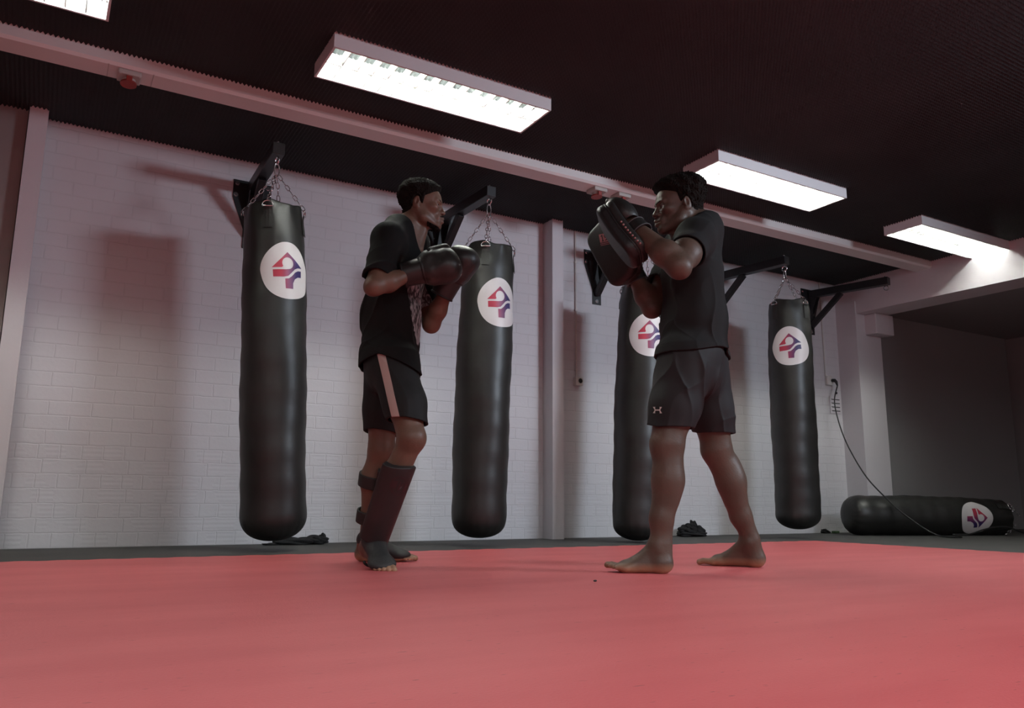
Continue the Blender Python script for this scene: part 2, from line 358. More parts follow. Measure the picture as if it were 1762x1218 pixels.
# ------------------------------------------------------------------ wall brackets
BAG_Y = 4.76
def wall_bracket(wall_x, end, label):
    """plate on the brick wall, arm to `end` (centre of the arm's tip), brace below"""
    z = end.z
    t = empty('bag_bracket', (wall_x, WALL_Y, z), 0, label, 'wall bracket', 'black steel punching bag brackets on the brick wall')
    bm = bmesh.new(); w = 0.13
    out = [(-w, 0.055), (w, 0.055), (w, -0.07), (0.045, -0.30), (0.045, -0.43), (-0.045, -0.43), (-0.045, -0.30), (-w, -0.07)]
    add_prism(bm, out, (0, 0, 0), (1, 0, 0), (0, 0, 1), (0, -0.008, 0)); obj('wall_plate', bm, M['black_steel'], t)
    for bx, bz in ((-0.105, 0.028), (0.105, 0.028), (-0.11, -0.055), (0.11, -0.055), (0, -0.40)):
        bm = bmesh.new(); add_cyl(bm, (bx, -0.008, bz), (bx, -0.015, bz), 0.011, 6); add_cyl(bm, (bx, -0.008, bz), (bx, -0.010, bz), 0.017, 14)
        obj('bolt', bm, M['chrome'], t)
    e = Vector((end.x-wall_x, end.y-WALL_Y, 0)); d = e.normalized(); ang = math.atan2(d.y, d.x)
    R = Matrix.Rotation(ang, 3, 'Z'); L = e.length+0.03
    bm = bmesh.new(); add_box(bm, R @ Vector((L/2+0.004, 0, 0)), (L-0.006, 0.075, 0.075), R, 0.004)
    obj('arm', bm, M['black_steel'], t)
    bm = bmesh.new()
    p0 = R @ Vector((0.012, 0, -0.34)); p1 = R @ Vector((0.34, 0, -0.036)); m = (p0+p1)/2; v = p1-p0
    ln = v.length; pit = math.atan2(v.z, math.hypot(v.x, v.y))
    RR = R @ Matrix.Rotation(-pit, 3, 'Y'); add_box(bm, m, (ln, 0.05, 0.05), RR, 0.003)
    # side gusset plates between arm and wall
    for s in (-1, 1):
        q = [(0.008, -0.03), (0.10, -0.03), (0.008, -0.25)]
        add_prism(bm, q, R @ Vector((0, s*0.034, 0)), R @ Vector((1, 0, 0)), (0, 0, 1), R @ Vector((0, 0.005, 0)))
    obj('brace', bm, M['black_steel'], t)
    bm = bmesh.new(); h = e + Vector((0, 0, -0.036))
    add_cyl(bm, h+Vector((0, 0, 0.09)), h+Vector((0, 0, -0.012)), 0.007, 10)
    add_cyl(bm, h+Vector((0, 0, 0.073)), h+Vector((0, 0, 0.084)), 0.013, 6)
    add_torus(bm, h+Vector((0, 0, -0.034)), (1, 0.25, 0), 0.022, 0.0055, 22, 8); obj('eye_bolt', bm, M['chrome'], t)
    return t, Vector((end.x, end.y, z-0.036-0.056))

# ------------------------------------------------------------------ punching bags
R_BAG = 0.186
def emblem_polys():
    n = lambda p: ((p[0]-297)/206, (918-p[1])/206)
    egg = [(290, 714), (335, 720), (380, 740), (420, 768), (450, 803), (475, 850), (490, 900), (497, 950), (493, 1000), (475, 1042), (440, 1080), (395, 1105), (345, 1119), (290, 1125), (235, 1117), (185, 1094), (145, 1055), (118, 1005), (103, 955), (98, 915), (106, 868), (128, 820), (160, 778), (200, 744), (245, 721)]
    sm = []
    for i in range(len(egg)):
        p0, p1, p2, p3 = (egg[(i+j-1) % len(egg)] for j in range(4))
        for t in (0, 0.25, 0.5, 0.75):
            sm.append(tuple(0.5*(2*p1[k]+(p2[k]-p0[k])*t+(2*p0[k]-5*p1[k]+4*p2[k]-p3[k])*t*t+(3*p1[k]-p0[k]-3*p2[k]+p3[k])*t**3) for k in (0, 1)))
    egg = sm
    arc = [(290+42*math.cos(math.radians(t)), 868+42*math.sin(math.radians(t))) for t in range(75, -220, -10)]
    A = [(177, 907), (287, 787), (412, 888), (372, 891), (345, 905), (322, 930), (295, 958), (262, 967), (187, 972), (184, 922), (275, 914)] + arc + [(246, 901)]
    B = [(272, 980), (300, 975), (325, 955), (350, 925), (375, 912), (405, 908), (408, 955), (375, 958), (350, 975), (335, 1005), (333, 1048), (275, 1050)]
    return [[n(p) for p in q] for q in (egg, A, B)]
POLYS = emblem_polys()
def decal_mesh(poly, S, fn, cell=0.014):
    bm = bmesh.new(); vs_ = [bm.verts.new((x*S, y*S, 0)) for x, y in poly]; bm.faces.new(vs_); bm.normal_update()
    bmesh.ops.triangulate(bm, faces=bm.faces[:])
    for ax in (0, 1):
        lo = min(v.co[ax] for v in bm.verts); hi = max(v.co[ax] for v in bm.verts); c = lo+cell
        while c < hi:
            no = (1, 0, 0) if ax == 0 else (0, 1, 0); co = [0, 0, 0]; co[ax] = c
            bmesh.ops.bisect_plane(bm, geom=bm.verts[:]+bm.edges[:]+bm.faces[:], plane_co=co, plane_no=no); c += cell
    g = [v.co.x/S for v in bm.verts]
    for v in bm.verts: v.co = fn(v.co.x, v.co.y)
    return bm, g
def print_material():
    m = bpy.data.materials.new('emblem_print'); m.use_nodes = True; nt = m.node_tree; b = nt.nodes['Principled BSDF']; b.inputs['Roughness'].default_value = 0.45
    a = nt.nodes.new('ShaderNodeAttribute'); a.attribute_name = 'gu'
    r = nt.nodes.new('ShaderNodeValToRGB'); e = r.color_ramp.elements
    e[0].position = 0.30; e[0].color = (0.42, 0.035, 0.065, 1); e[1].position = 0.72; e[1].color = (0.028, 0.018, 0.10, 1)
    k = e.new(0.50); k.color = (0.20, 0.03, 0.10, 1)
    nt.links.new(a.outputs['Fac'], r.inputs[0]); nt.links.new(r.outputs[0], b.inputs['Base Color']); return m
M['print'] = print_material()
M['emblem_white'] = mat('emblem_white', (0.62, 0.60, 0.60), 0.42, bump=0.08, bscale=12)

def bag_radius(th, z, L, seed):
    """z measured from the top of the bag downward (0 .. L)"""
    s = z/L
    r = R_BAG*(0.945+0.05*math.sin(math.pi*min(1, s*1.15))+0.045*s)
    r += 0.0035*math.sin(3*th+7*s+seed)+0.0025*math.sin(2*th-19*s+seed*1.7)+0.002*math.sin(11*s*6.28+seed)
    top = max(0, 1-z/0.12); r *= 1-0.075*top
    r += top*0.007*math.sin(9*th+seed)
    fb = max(0, 1-(L-z)/0.16); r += 0.0028*fb*math.sin(26*th+4*math.sin(3*th+seed))
    return r
def punching_bag(hang, top, bottom, face_ang, label, seed, lying=False, cut=False):
    """bag hung from `hang`; top and bottom are its axis ends in the world"""
    t = empty('punching_bag', hang, 0, label, 'punching bag', None if lying else 'black punching bags hanging from wall brackets')
    ax = (top-bottom).normalized(); L = (top-bottom).length
    q = Vector((0, 0, 1)).rotation_difference(ax); t.rotation_mode = 'QUATERNION'; t.rotation_quaternion = q
    off = q.inverted() @ (top-hang)                                        # top centre in bag space
    inv = q.inverted()
    # body
    bm = bmesh.new(); seg = 72; zs = [0.0, 0.006, 0.015, 0.03, 0.05, 0.075] + list(np.linspace(0.10, L-0.16, 42))
    zs += [L-0.16+0.16*math.sin(a) for a in np.linspace(0.12, math.pi/2, 12)[:-1]]
    rings = []
    for z in zs:
        row = []
        for k in range(seg):
            th = 2*math.pi*k/seg; r = bag_radius(th, z, L, seed)
            fz = (z-(L-0.16))/0.16
            if fz > 0: r *= math.sqrt(max(0.0, 1-fz**2.9))*0.985+0.015
            if z == 0.0: r *= 0.975
            zz = -z - (0.010*math.sin(4*th+seed) if z < 0.05 else 0)*(1-z/0.05)
            row.append(bm.verts.new(off+Vector((r*math.cos(th), r*math.sin(th), zz))))
        rings.append(row)
    for a, b in zip(rings, rings[1:]):
        for k in range(seg): bm.faces.new((a[k], b[k], b[(k+1) % seg], a[(k+1) % seg]))
    c = bm.verts.new(off+Vector((0, 0, -L)))
    for k in range(seg): bm.faces.new((rings[-1][k], c, rings[-1][(k+1) % seg]))
    inn = [bm.verts.new(off+Vector((0.9*R_BAG*0.9*math.cos(2*math.pi*k/seg), 0.9*R_BAG*0.9*math.sin(2*math.pi*k/seg), -0.035))) for k in range(seg)]
    for k in range(seg): bm.faces.new((inn[k], rings[0][k], rings[0][(k+1) % seg], inn[(k+1) % seg]))
    bm.faces.new(inn)
    body = obj('body', bm, M['vinyl'], t, True)
    # emblem wrapped on the body
    S, zc = 0.172, 0.425
    def wrap(lift):
        def f(u, v):
            z = zc-v; r = bag_radius(face_ang, z, L, seed); th = face_ang+u/R_BAG
            r = bag_radius(th, z, L, seed)+lift
            return off+Vector((r*math.cos(th), r*math.sin(th), -z))
        return f
    bm, g = decal_mesh(POLYS[0], S, wrap(0.0016)); em = obj('emblem', bm, M['emblem_white'], t, True); em['label'] = 'white rounded emblem'
    for k in (1, 2):
        bm, g = decal_mesh(POLYS[k], S, wrap(0.0028)); o = obj('logo', bm, M['print'], em, True)
        at_ = o.data.attributes.new('gu', 'FLOAT', 'POINT'); at_.data.foreach_set('value', [0.5+x*0.75 for x in g])
        o['label'] = 'red and blue logo print'
    # webbing tabs, D-rings, chains
    apex = Vector((0, 0, 0))
    for k in range(4):
        th = face_ang+math.radians(-38+90*k); e = Vector((math.cos(th), math.sin(th), 0)); tg = Vector((-e.y, e.x, 0))
        bm = bmesh.new(); prev = None
        for z, lf in ((0.040, 0.012), (0.052, 0.011), (0.065, 0.006), (0.09, 0.004), (0.13, 0.004), (0.175, 0.0045)):
            row = []
            for s in (-1, -0.33, 0.33, 1):
                a = th+s*0.026/R_BAG; r = bag_radius(a, z, L, seed)+lf
                for dl in (0, 0.003): row.append(bm.verts.new(off+Vector((r+dl, 0, 0)).length*Vector((math.cos(a), math.sin(a), 0))*0+off+Vector(((r+dl)*math.cos(a), (r+dl)*math.sin(a), -z))-off))
            if prev:
                for i in range(3):
                    bm.faces.new((prev[2*i+1], prev[2*i+3], row[2*i+3], row[2*i+1])); bm.faces.new((prev[2*i], row[2*i], row[2*i+2], prev[2*i+2]))
                bm.faces.new((prev[0], prev[1], row[1], row[0])); bm.faces.new((prev[7], prev[6], row[6], row[7]))
            else: bm.faces.new([row[i] for i in (0, 2, 4, 6, 7, 5, 3, 1)])
            prev = row
        bm.faces.new([prev[i] for i in (0, 2, 4, 6, 7, 5, 3, 1)])
        tab = obj('strap_tab', bm, M['webbing'], t)
        bm = bmesh.new(); rr = bag_radius(th, 0.04, L, seed)+0.016; dc = off+e*rr+Vector((0, 0, -0.036))
        pts = [dc+tg*0.030*math.cos(a)+Vector((0, 0, 0.024*math.sin(a))) for a in np.linspace(0, math.pi, 9)]+[dc-tg*0.030-Vector((0, 0, 0.008)), dc+tg*0.030-Vector((0, 0, 0.008))]
        add_tube(bm, pts, 0.004, 8, closed=True); obj('ring', bm, M['chrome'], tab, True)
        # chain of links
        bm = bmesh.new(); a0 = dc+Vector((0, 0, 0.022))
        if lying:
            a1 = off+e*0.05+Vector((0.0, 0.0, 0.17)); a1 = a1+tg*0.03
        else: a1 = Vector((0, 0, -0.075))+e*0.008
        v = a1-a0; n = max(4, int(round(v.length/0.040))); d = v.normalized(); X, Y = frame_of(d)
        for i in range(n):
            m = a0+v*(i+0.5)/n; A = X if i % 2 else Y; hl = v.length/n*0.62; pts = []
            for j in range(14):
                an = 2*math.pi*j/14; cx = math.cos(an); pts.append(m+d*(hl-0.008 if abs(cx) < 2 else 0)*max(-1, min(1, cx*1.6))+d*0.0+A*0.0095*math.sin(an))
            add_tube(bm, pts, 0.0028, 6, closed=True)
        obj('chain', bm, M['chrome'], t, True)
    bm = bmesh.new()
    if not lying:
        pts = [Vector((0.016*math.sin(a), 0.0, -0.038+0.045*math.cos(a))) for a in np.linspace(0, 2*math.pi, 17)[:-1]]
        add_tube(bm, pts, 0.0045, 8, closed=True); obj('carabiner', bm, M['chrome'], t, True)
    else: bm.free()
    return t

def cam_angle(p):           # bearing, seen from the bag, of the way to the camera
    return math.atan2(-p.y, -p.x)
specs = [
    # tip of arm px, wall plate px, top px, bottom px, emblem turn (deg, + = to the right in the photo)
    ((478, 258), 434, (472, 350), (473, 931), 26, 'hanging punching bag farthest left, chained under the leftmost bracket', 'black wall bracket holding the punching bag farthest left', 0.4),
    ((842, 331), 758, (840, 419), (826, 926), 33, 'hanging punching bag just right of the gloved man, behind his fists', 'black wall bracket behind the gloved man\'s face', 1.9),
    ((1112, 395), 1024, (1106, 486), (1099, 934), 22, 'hanging punching bag half hidden behind the man with pads', 'black wall bracket left of the pads, right of the pilaster', 3.3),
    ((1349, 449), 1222, (1356, 514), (1379, 911), 0, 'hanging punching bag farthest right, emblem facing forward', 'black wall bracket half hidden behind the pad holder\'s back', 4.6),
]
def top_point(px, py): 
    a = at(px, py, BAG_Y-0.10); b = at(px, py, BAG_Y); return Vector((b.x, BAG_Y, a.z))
for (tip, wpx, tp, bp_, turn, lab, blab, seed) in specs:
    end = at(*tip, BAG_Y); wx = at(wpx, 330, WALL_Y).x
    end.z = min(end.z, 2.53) if tip[0] != 1112 else 2.42
    _, eye = wall_bracket(wx, end, blab)
    top = top_point(*tp); bot = at(*bp_, BAG_Y-0.03); bot.y = BAG_Y; bot.z = max(0.012, bot.z)
    eye = Vector((eye.x, eye.y, eye.z))
    punching_bag(eye, top, bot, cam_angle(top)+math.radians(turn), lab, seed)
# the fifth bracket carries no bag
end = at(1524, 484, BAG_Y); wall_bracket(at(1394, 540, WALL_Y).x, end, 'empty black wall bracket next to the white lintel, no bag on it')
# fallen bag lying in front of the end column
b0, b1 = Vector((6.60, 5.06, 0.188)), Vector((8.20, 4.50, 0.172))
fb = punching_bag(b1+(b1-b0).normalized()*0.02, b1, b0, 0.0, 'black punching bag lying on the grey floor by the end column', 2.2, lying=True)
axis = (b1-b0).normalized(); q = Vector((0, 0, 1)).rotation_difference(axis)
to_cam = (Vector((0, 0, 0.25))-b1); to_cam -= axis*to_cam.dot(axis); lt = q.inverted() @ to_cam
spin = math.atan2(lt.y, lt.x)+math.radians(4)
fb.rotation_quaternion = q @ Vector((0, 0, 1)).rotation_difference(Vector((0, 0, 1))) @ Matrix.Rotation(spin, 3, 'Z').to_quaternion()

# ------------------------------------------------------------------ small things on the walls and floor
def on_wall(px, py): return at(px, py, WALL_Y)
# surface socket with its conduit
p = on_wall(992, 657)
t = empty('power_socket', (p.x, WALL_Y, p.z), 0, 'small grey surface power socket with conduit, right of the pilaster', 'power socket')
bm = bmesh.new(); add_box(bm, (0, -0.024, 0), (0.075, 0.046, 0.072), bevel=0.006); obj('box', bm, M['plastic_white'], t)
bm = bmesh.new(); add_torus(bm, (0.008, -0.047, 0.004), (0, 1, 0), 0.024, 0.004, 24, 8); obj('face_ring', bm, M['plastic_white'], t, True)
bm = bmesh.new(); add_cyl(bm, (0.008, -0.0465, 0.004), (0.008, -0.0482, 0.004), 0.021, 24); obj('recess', bm, M['dark_hole'], t)
bm = bmesh.new(); add_cyl(bm, (-0.008, -0.011, 0.034), (-0.008, -0.011, 2.62-p.z), 0.0085, 10)
for zz in (0.10, 0.62, 1.05): add_box(bm, (-0.008, -0.010, zz), (0.026, 0.018, 0.012), bevel=0.002)
obj('conduit', bm, M['plastic_white'], t)
# outlet near the corner with plug, and the long black cable
p = on_wall(1424, 655)
t = empty('wall_outlet', (p.x, WALL_Y, p.z), 0, 'white wall outlet with thin conduit near the room corner, black cable plugged in', 'power socket')
bm = bmesh.new(); add_box(bm, (0, -0.018, 0), (0.085, 0.034, 0.10), bevel=0.006); obj('box', bm, M['plastic_white'], t)
bm = bmesh.new(); add_cyl(bm, (-0.038, -0.009, 0.05), (-0.045, -0.009, 2.62-p.z), 0.007, 8); obj('conduit', bm, M['plastic_white'], t)
plug0 = Vector((p.x+0.028, WALL_Y-0.036, p.z))
t = empty('power_cable', plug0, 0, 'long thin black power cable hanging from corner outlet to the floor', 'cable')
bm = bmesh.new(); add_tube(bm, [(0, 0, 0), (0, -0.03, -0.003), (0.004, -0.045, -0.02), (0.012, -0.05, -0.06)], [0.019, 0.019, 0.015, 0.007], 12); obj('plug', bm, M['cable'], t, True)
path = [plug0+Vector((0.012, -0.05, -0.06)), at(1436, 692, 5.40), at(1446, 735, 5.32), at(1463, 775, 5.23), at(1492, 822, 4.92), at(1530, 862, 4.78), at(1560, 888, 4.60)]
path += [Vector((6.86, 4.34, 0.03)), Vector((7.10, 4.26, 0.009))]
for px_, py_ in ((1640, 920), (1668, 919), (1690, 912), (1712, 907), (1735, 907), (1762, 917), (1800, 924)):
    c_ = at(px_, py_, 4.12); c_.z = max(c_.z, 0.009); path.append(c_)
def smooth_path(ps, k=8):
    out = []
    for i in range(len(ps)-1):
        a, b, c, d = ps[max(i-1, 0)], ps[i], ps[i+1], ps[min(i+2, len(ps)-1)]
        for j in range(k):
            s = j/k; out.append(0.5*((2*b)+(c-a)*s+(2*a-5*b+4*c-d)*s*s+(3*b-a-3*c+d)*s**3))
    out.append(ps[-1]); return out
bm = bmesh.new(); add_tube(bm, [v-plug0 for v in smooth_path(path)], 0.0065, 8); obj('cord', bm, M['cable'], t, True)
bm = bmesh.new(); bmesh.ops.create_icosphere(bm, subdivisions=2, radius=0.014, matrix=Matrix.Translation(path[1]*0.45+path[0]*0.55-plug0)); obj('knot', bm, M['cable'], t, True)
# vent grille
p = on_wall(1436, 697)
t = empty('vent_grille', (p.x, WALL_Y, p.z), 0, 'small white vent grille with dark slots below the corner outlet', 'vent')
bm = bmesh.new(); add_box(bm, (0, -0.006, 0), (0.16, 0.010, 0.18), bevel=0.003); obj('plate', bm, M['white_paint'], t)
for k, z in enumerate((0.058, 0.018, -0.022, -0.062)):
    bm = bmesh.new(); add_prism(bm, [(-0.068, 0.004), (0.07, 0.005), (0.07, -0.004), (-0.05, -0.006)], (0, -0.0105, z), (1, 0, 0), (0, 0, 1), (0, -0.002, 0)); obj('slot', bm, M['dark_hole'], t)
# crumpled black cloth things by the wall
def crumple(name, pts, label, cat, seed, rr=0.03):
    rnd = random.Random(seed); bm = bmesh.new()
    for i, (c, r) in enumerate(pts):
        a = bmesh.ops.create_icosphere(bm, subdivisions=4, radius=1.0)
        ph = [rnd.random()*6.28 for _ in range(6)]
        for v in a['verts']:
            n = v.co.normalized(); k = 1+0.20*math.sin(4*n.x+ph[0])*math.sin(5*n.y+ph[1])+0.10*math.sin(6*n.z+ph[2]+4*n.x)+0.05*math.sin(9*n.y+ph[3])
            v.co = Vector((n.x*r[0]*k, n.y*r[1]*k, n.z*r[2]*k))+Vector(c); v.co.z = max(v.co.z, 0.002)
    o = obj(name, bm, M['black_cloth'], None, True); return tag(o, label, cat)
f = at_floor(508, 936.5); X0 = f.x; f2 = Vector((X0, 5.36, 0))
crumple('hand_wrap', [((X0-0.16, 5.36, 0.008), (0.07, 0.03, 0.007)), ((X0-0.02, 5.36, 0.02), (0.13, 0.05, 0.028)), ((X0+0.10, 5.37, 0.026), (0.10, 0.05, 0.028)), ((X0+0.17, 5.37, 0.035), (0.022, 0.02, 0.036)), ((X0+0.13, 5.35, 0.02), (0.06, 0.04, 0.03))],
        'flat black hand wrap lying on the floor below the leftmost bag', 'hand wrap', 4)
q = at(1188, 915, 5.38)
crumple('cloth_heap', [((q.x-0.09, 5.38, 0.03), (0.035, 0.05, 0.030)), ((q.x-0.03, 5.38, 0.05), (0.08, 0.07, 0.055)), ((q.x-0.03, 5.36, 0.085), (0.04, 0.04, 0.03)), ((q.x+0.035, 5.38, 0.09), (0.03, 0.04, 0.045)), ((q.x+0.09, 5.38, 0.045), (0.055, 0.06, 0.05)), ((q.x+0.0, 5.37, 0.02), (0.14, 0.08, 0.024))],
        'small crumpled heap of black cloth by the wall between the pad holder\'s legs', 'cloth', 9)
q = at(1419, 912, 5.42)
crumple('scrap', [((q.x, 5.42, 0.02), (0.04, 0.03, 0.026)), ((q.x+0.06, 5.42, 0.01), (0.02, 0.02, 0.012))], 'tiny black scrap by the wall below the rightmost hanging bag', 'scrap', 11)
bm = bmesh.new(); add_box(bm, (q.x+0.135, 5.40, 0.013), (0.09, 0.04, 0.022), Matrix.Rotation(0.2, 3, 'Z'), 0.004)
tag(obj('green_packet', bm, M['green_scrap']), 'tiny greenish packet on the floor at the lying bag\'s round end', 'packet')
q = at_floor(1024, 1001, MAT_Z)
bm = bmesh.new(); bmesh.ops.create_icosphere(bm, subdivisions=2, radius=0.006, matrix=Matrix.Translation(q+Vector((0, 0, 0.004))) @ Matrix.Diagonal((1.3, 0.8, 0.6, 1)))
tag(obj('crumb', bm, M['cable'], None, True), 'dark crumb on the red mat in front of the pad holder\'s toes', 'crumb')

# ------------------------------------------------------------------ people: bodies and clothes as smooth blended volumes
CY, SY = math.cos(YAW), math.sin(YAW)
def J(px, py, dh):
    """point in the people's frame (x to the right of the view, y away from the camera, z up)"""
    d = ray(px, py); xr = d.x*CY-d.y*SY; yf = d.x*SY+d.y*CY; t = dh/yf
    return np.array([xr*t, dh, CAM_H+d.z*t])
def V(*a): return np.array(a, float)
def unit(v): return v/np.linalg.norm(v)
def smin(a, b, k):
    if k <= 0: return np.minimum(a, b)
    h = np.maximum(k-np.abs(a-b), 0)/k
    return np.minimum(a, b)-h*h*k*0.25
class Field:
    BIG = 0.08
    def __init__(s, lo, hi, vox):
        s.lo = np.floor(np.array(lo, float)/vox)*vox; s.vox = vox
        s.n = np.ceil((np.array(hi)-s.lo)/vox).astype(int)+1
        s.D = np.full(s.n, s.BIG, np.float32)
        s.ax = [(s.lo[i]+vox*np.arange(s.n[i])).astype(np.float32) for i in range(3)]
    def blk(s, lo, hi, pad):
        a = np.clip(np.floor((np.array(lo)-pad-s.lo)/s.vox).astype(int), 0, s.n)
        b = np.clip(np.ceil((np.array(hi)+pad-s.lo)/s.vox).astype(int)+1, 0, s.n)
        sl = tuple(slice(i, j) for i, j in zip(a, b))
        return sl, (s.ax[0][sl[0]][:, None, None], s.ax[1][sl[1]][None, :, None], s.ax[2][sl[2]][None, None, :])
    def add(s, prim, k=0.02):
        fn, lo, hi = prim; sl, P = s.blk(lo, hi, k+0.03)
        if 0 in s.D[sl].shape: return s
        s.D[sl] = smin(s.D[sl], fn(P).astype(np.float32), k); return s
    def sub(s, prim, k=0.01):
        fn, lo, hi = prim; sl, P = s.blk(lo, hi, k+0.01)
        if 0 in s.D[sl].shape: return s
        s.D[sl] = -smin(-s.D[sl], fn(P).astype(np.float32), k); return s
    def grid(s): return s.ax[0][:, None, None], s.ax[1][None, :, None], s.ax[2][None, None, :]
    def keep(s, p, n):
        """keep the half space in front of plane (p, n)"""
        x, y, z = s.grid(); n = unit(np.array(n, float))
        s.D = np.maximum(s.D, -((x-p[0])*n[0]+(y-p[1])*n[1]+(z-p[2])*n[2])).astype(np.float32); return s
    def sample(s, o):
        """values of field o on this field's points (same voxel size, snapped grids)"""
        d = np.round((s.lo-o.lo)/s.vox).astype(int); out = np.full(s.n, s.BIG, np.float32)
        a = np.maximum(0, -d); b = np.minimum(s.n, o.n-d)
        if (b > a).all():
            out[tuple(slice(i, j) for i, j in zip(a, b))] = o.D[tuple(slice(i, j) for i, j in zip(a+d, b+d))]
        return out
    def over(s, o, gap, k=0.02, zmin=-9, zmax=9):
        """widen so that field o stays at least `gap` inside"""
        q = s.sample(o)-gap; zz = s.ax[2][None, None, :]; q = np.where(zz < zmin, s.BIG, q)+0.55*np.clip(zz-zmax, 0, 1); s.D = smin(s.D, q, k).astype(np.float32); return s
    def copy(s):
        c = Field.__new__(Field); c.__dict__.update(s.__dict__); c.D = s.D.copy(); return c
    def shell(s, t): s.D = np.maximum(s.D, -(s.D+t)); return s
    def disp(s, fn):
        x, y, z = s.grid(); s.D = (s.D+fn(x, y, z)).astype(np.float32); return s
    def mesh(s, name, m, parent, base, smooth_it=1):
        g = openvdb.FloatGrid(); g.background = s.BIG
        D = s.D.copy()
        for ax in range(3):
            ix = [slice(None)]*3
            for e in (0, -1): ix[ax] = e; D[tuple(ix)] = np.maximum(D[tuple(ix)], s.vox)
        g.copyFromArray(D); p, q = g.convertToQuads(0.0)
        p = p*s.vox+s.lo-base
        if smooth_it:
            e = np.concatenate([q[:, [0, 1]], q[:, [1, 2]], q[:, [2, 3]], q[:, [3, 0]]])
            for _ in range(smooth_it):
                for lam in (0.5, -0.3):
                    acc = np.zeros_like(p); cnt = np.zeros(len(p))
                    for c in range(3):
                        acc[:, c] = np.bincount(e[:, 0], p[e[:, 1], c], len(p))+np.bincount(e[:, 1], p[e[:, 0], c], len(p))
                    cnt = np.bincount(e[:, 0], minlength=len(p))+np.bincount(e[:, 1], minlength=len(p))
                    p = p+lam*(acc/np.maximum(cnt, 1)[:, None]-p)
        me = bpy.data.meshes.new(name)
        a, b, c = p[q[:, 0]], p[q[:, 1]], p[q[:, 2]]; d = p[q[:, 3]]
        vol = (a*np.cross(b, c)).sum()+(a*np.cross(c, d)).sum()
        if vol < 0: q = q[:, ::-1]
        q = np.ascontiguousarray(q)
        me.vertices.add(len(p)); me.vertices.foreach_set('co', p.astype('f').ravel())
        me.loops.add(q.size); me.loops.foreach_set('vertex_index', q.ravel().astype('i'))
        me.polygons.add(len(q)); me.polygons.foreach_set('loop_start', np.arange(0, q.size, 4, dtype='i'))
        me.update(calc_edges=True)
        return link_mesh(name, me, m, parent, True)
def rc(a, b, ra, rb=None, sc=None):
    """rounded cone from a to b; sc = (axis, factor): widened by factor along that axis"""
    a = np.array(a, float); b = np.array(b, float); rb = ra if rb is None else rb
    R = max(ra, rb); w = 1.0
    if sc is not None:
        n = unit(np.array(sc[0], float)); w = sc[1]
    ab = b-a; L2 = float(ab@ab)+1e-12
    def fn(P):
        q = [P[i]-a[i] for i in range(3)]
        t = np.clip((q[0]*ab[0]+q[1]*ab[1]+q[2]*ab[2])/L2, 0, 1)
        v = [q[i]-t*ab[i] for i in range(3)]
        if sc is not None:
            dn = (v[0]*n[0]+v[1]*n[1]+v[2]*n[2])*(1-1/w)
            v = [v[i]-dn*n[i] for i in range(3)]
        return np.sqrt(v[0]**2+v[1]**2+v[2]**2)-(ra+(rb-ra)*t)
    e = R*max(1, w)
    return fn, np.minimum(a, b)-e, np.maximum(a, b)+e
def ell(c, r, axes=None):
    c = np.array(c, float); r = np.array(r, float); A = np.eye(3) if axes is None else np.array(axes, float)
    def fn(P):
        q = [P[i]-c[i] for i in range(3)]
        l = [q[0]*A[j][0]+q[1]*A[j][1]+q[2]*A[j][2] for j in range(3)]
        k0 = np.sqrt(sum((l[j]/r[j])**2 for j in range(3))); k1 = np.sqrt(sum((l[j]/r[j]**2)**2 for j in range(3)))
        return k0*(k0-1)/np.maximum(k1, 1e-6)
    e = np.sqrt(((A*r[:, None])**2).sum(0))
    return fn, c-e, c+e
def rbox(c, h, axes, r, bend=None):
    """rounded box with half sizes h; bend=(i, j, k): coordinate i shifted by k * coordinate j squared"""
    c = np.array(c, float); h = np.array(h, float); A = np.array(axes, float)
    def fn(P):
        q = [P[i]-c[i] for i in range(3)]
        l = [q[0]*A[j][0]+q[1]*A[j][1]+q[2]*A[j][2] for j in range(3)]
        if bend: l[bend[0]] = l[bend[0]]-bend[2]*l[bend[1]]**2
        d = [np.abs(l[j])-(h[j]-r) for j in range(3)]
        return np.sqrt(sum(np.maximum(x, 0)**2 for x in d))+np.minimum(np.maximum(np.maximum(d[0], d[1]), d[2]), 0)-r
    e = np.sqrt(((A*(h[:, None]+0.03))**2).sum(0))*1.3+0.02
    return fn, c-e, c+e
def pad_form(c, h, axes, R, r, bend):
    """cushion: half sizes h = (thickness, length, width), big corner radius R in its plane, edge radius r"""
    c = np.array(c, float); A = np.array(axes, float)
    def fn(P):
        q = [P[i]-c[i] for i in range(3)]
        l = [q[0]*A[j][0]+q[1]*A[j][1]+q[2]*A[j][2] for j in range(3)]
        l[0] = l[0]-bend*l[1]**2
        a, b = np.abs(l[1])-(h[1]-R), np.abs(l[2])-(h[2]-R)
        d2 = np.sqrt(np.maximum(a, 0)**2+np.maximum(b, 0)**2)+np.minimum(np.maximum(a, b), 0)-R
        u, v = d2+r, np.abs(l[0])-(h[0]-r)
        return np.sqrt(np.maximum(u, 0)**2+np.maximum(v, 0)**2)+np.minimum(np.maximum(u, v), 0)-r
    e = np.sqrt(((A*(np.array(h)[:, None]+0.03))**2).sum(0))*1.3+0.02
    return fn, c-e, c+e
def cut(prim, p, n):
    """prim limited to the half space in front of (p, n)"""
    fn, lo, hi = prim; n = unit(np.array(n, float))
    return (lambda P: np.maximum(fn(P), -((P[0]-p[0])*n[0]+(P[1]-p[1])*n[1]+(P[2]-p[2])*n[2]))), lo, hi
def chain(F, pts, rad, k=0.02):
    for i in range(len(pts)-1): F.add(rc(pts[i], pts[i+1], rad[i], rad[i+1]), k)
def bounds(pts, pad):
    p = np.array(pts); return p.min(0)-pad, p.max(0)+pad

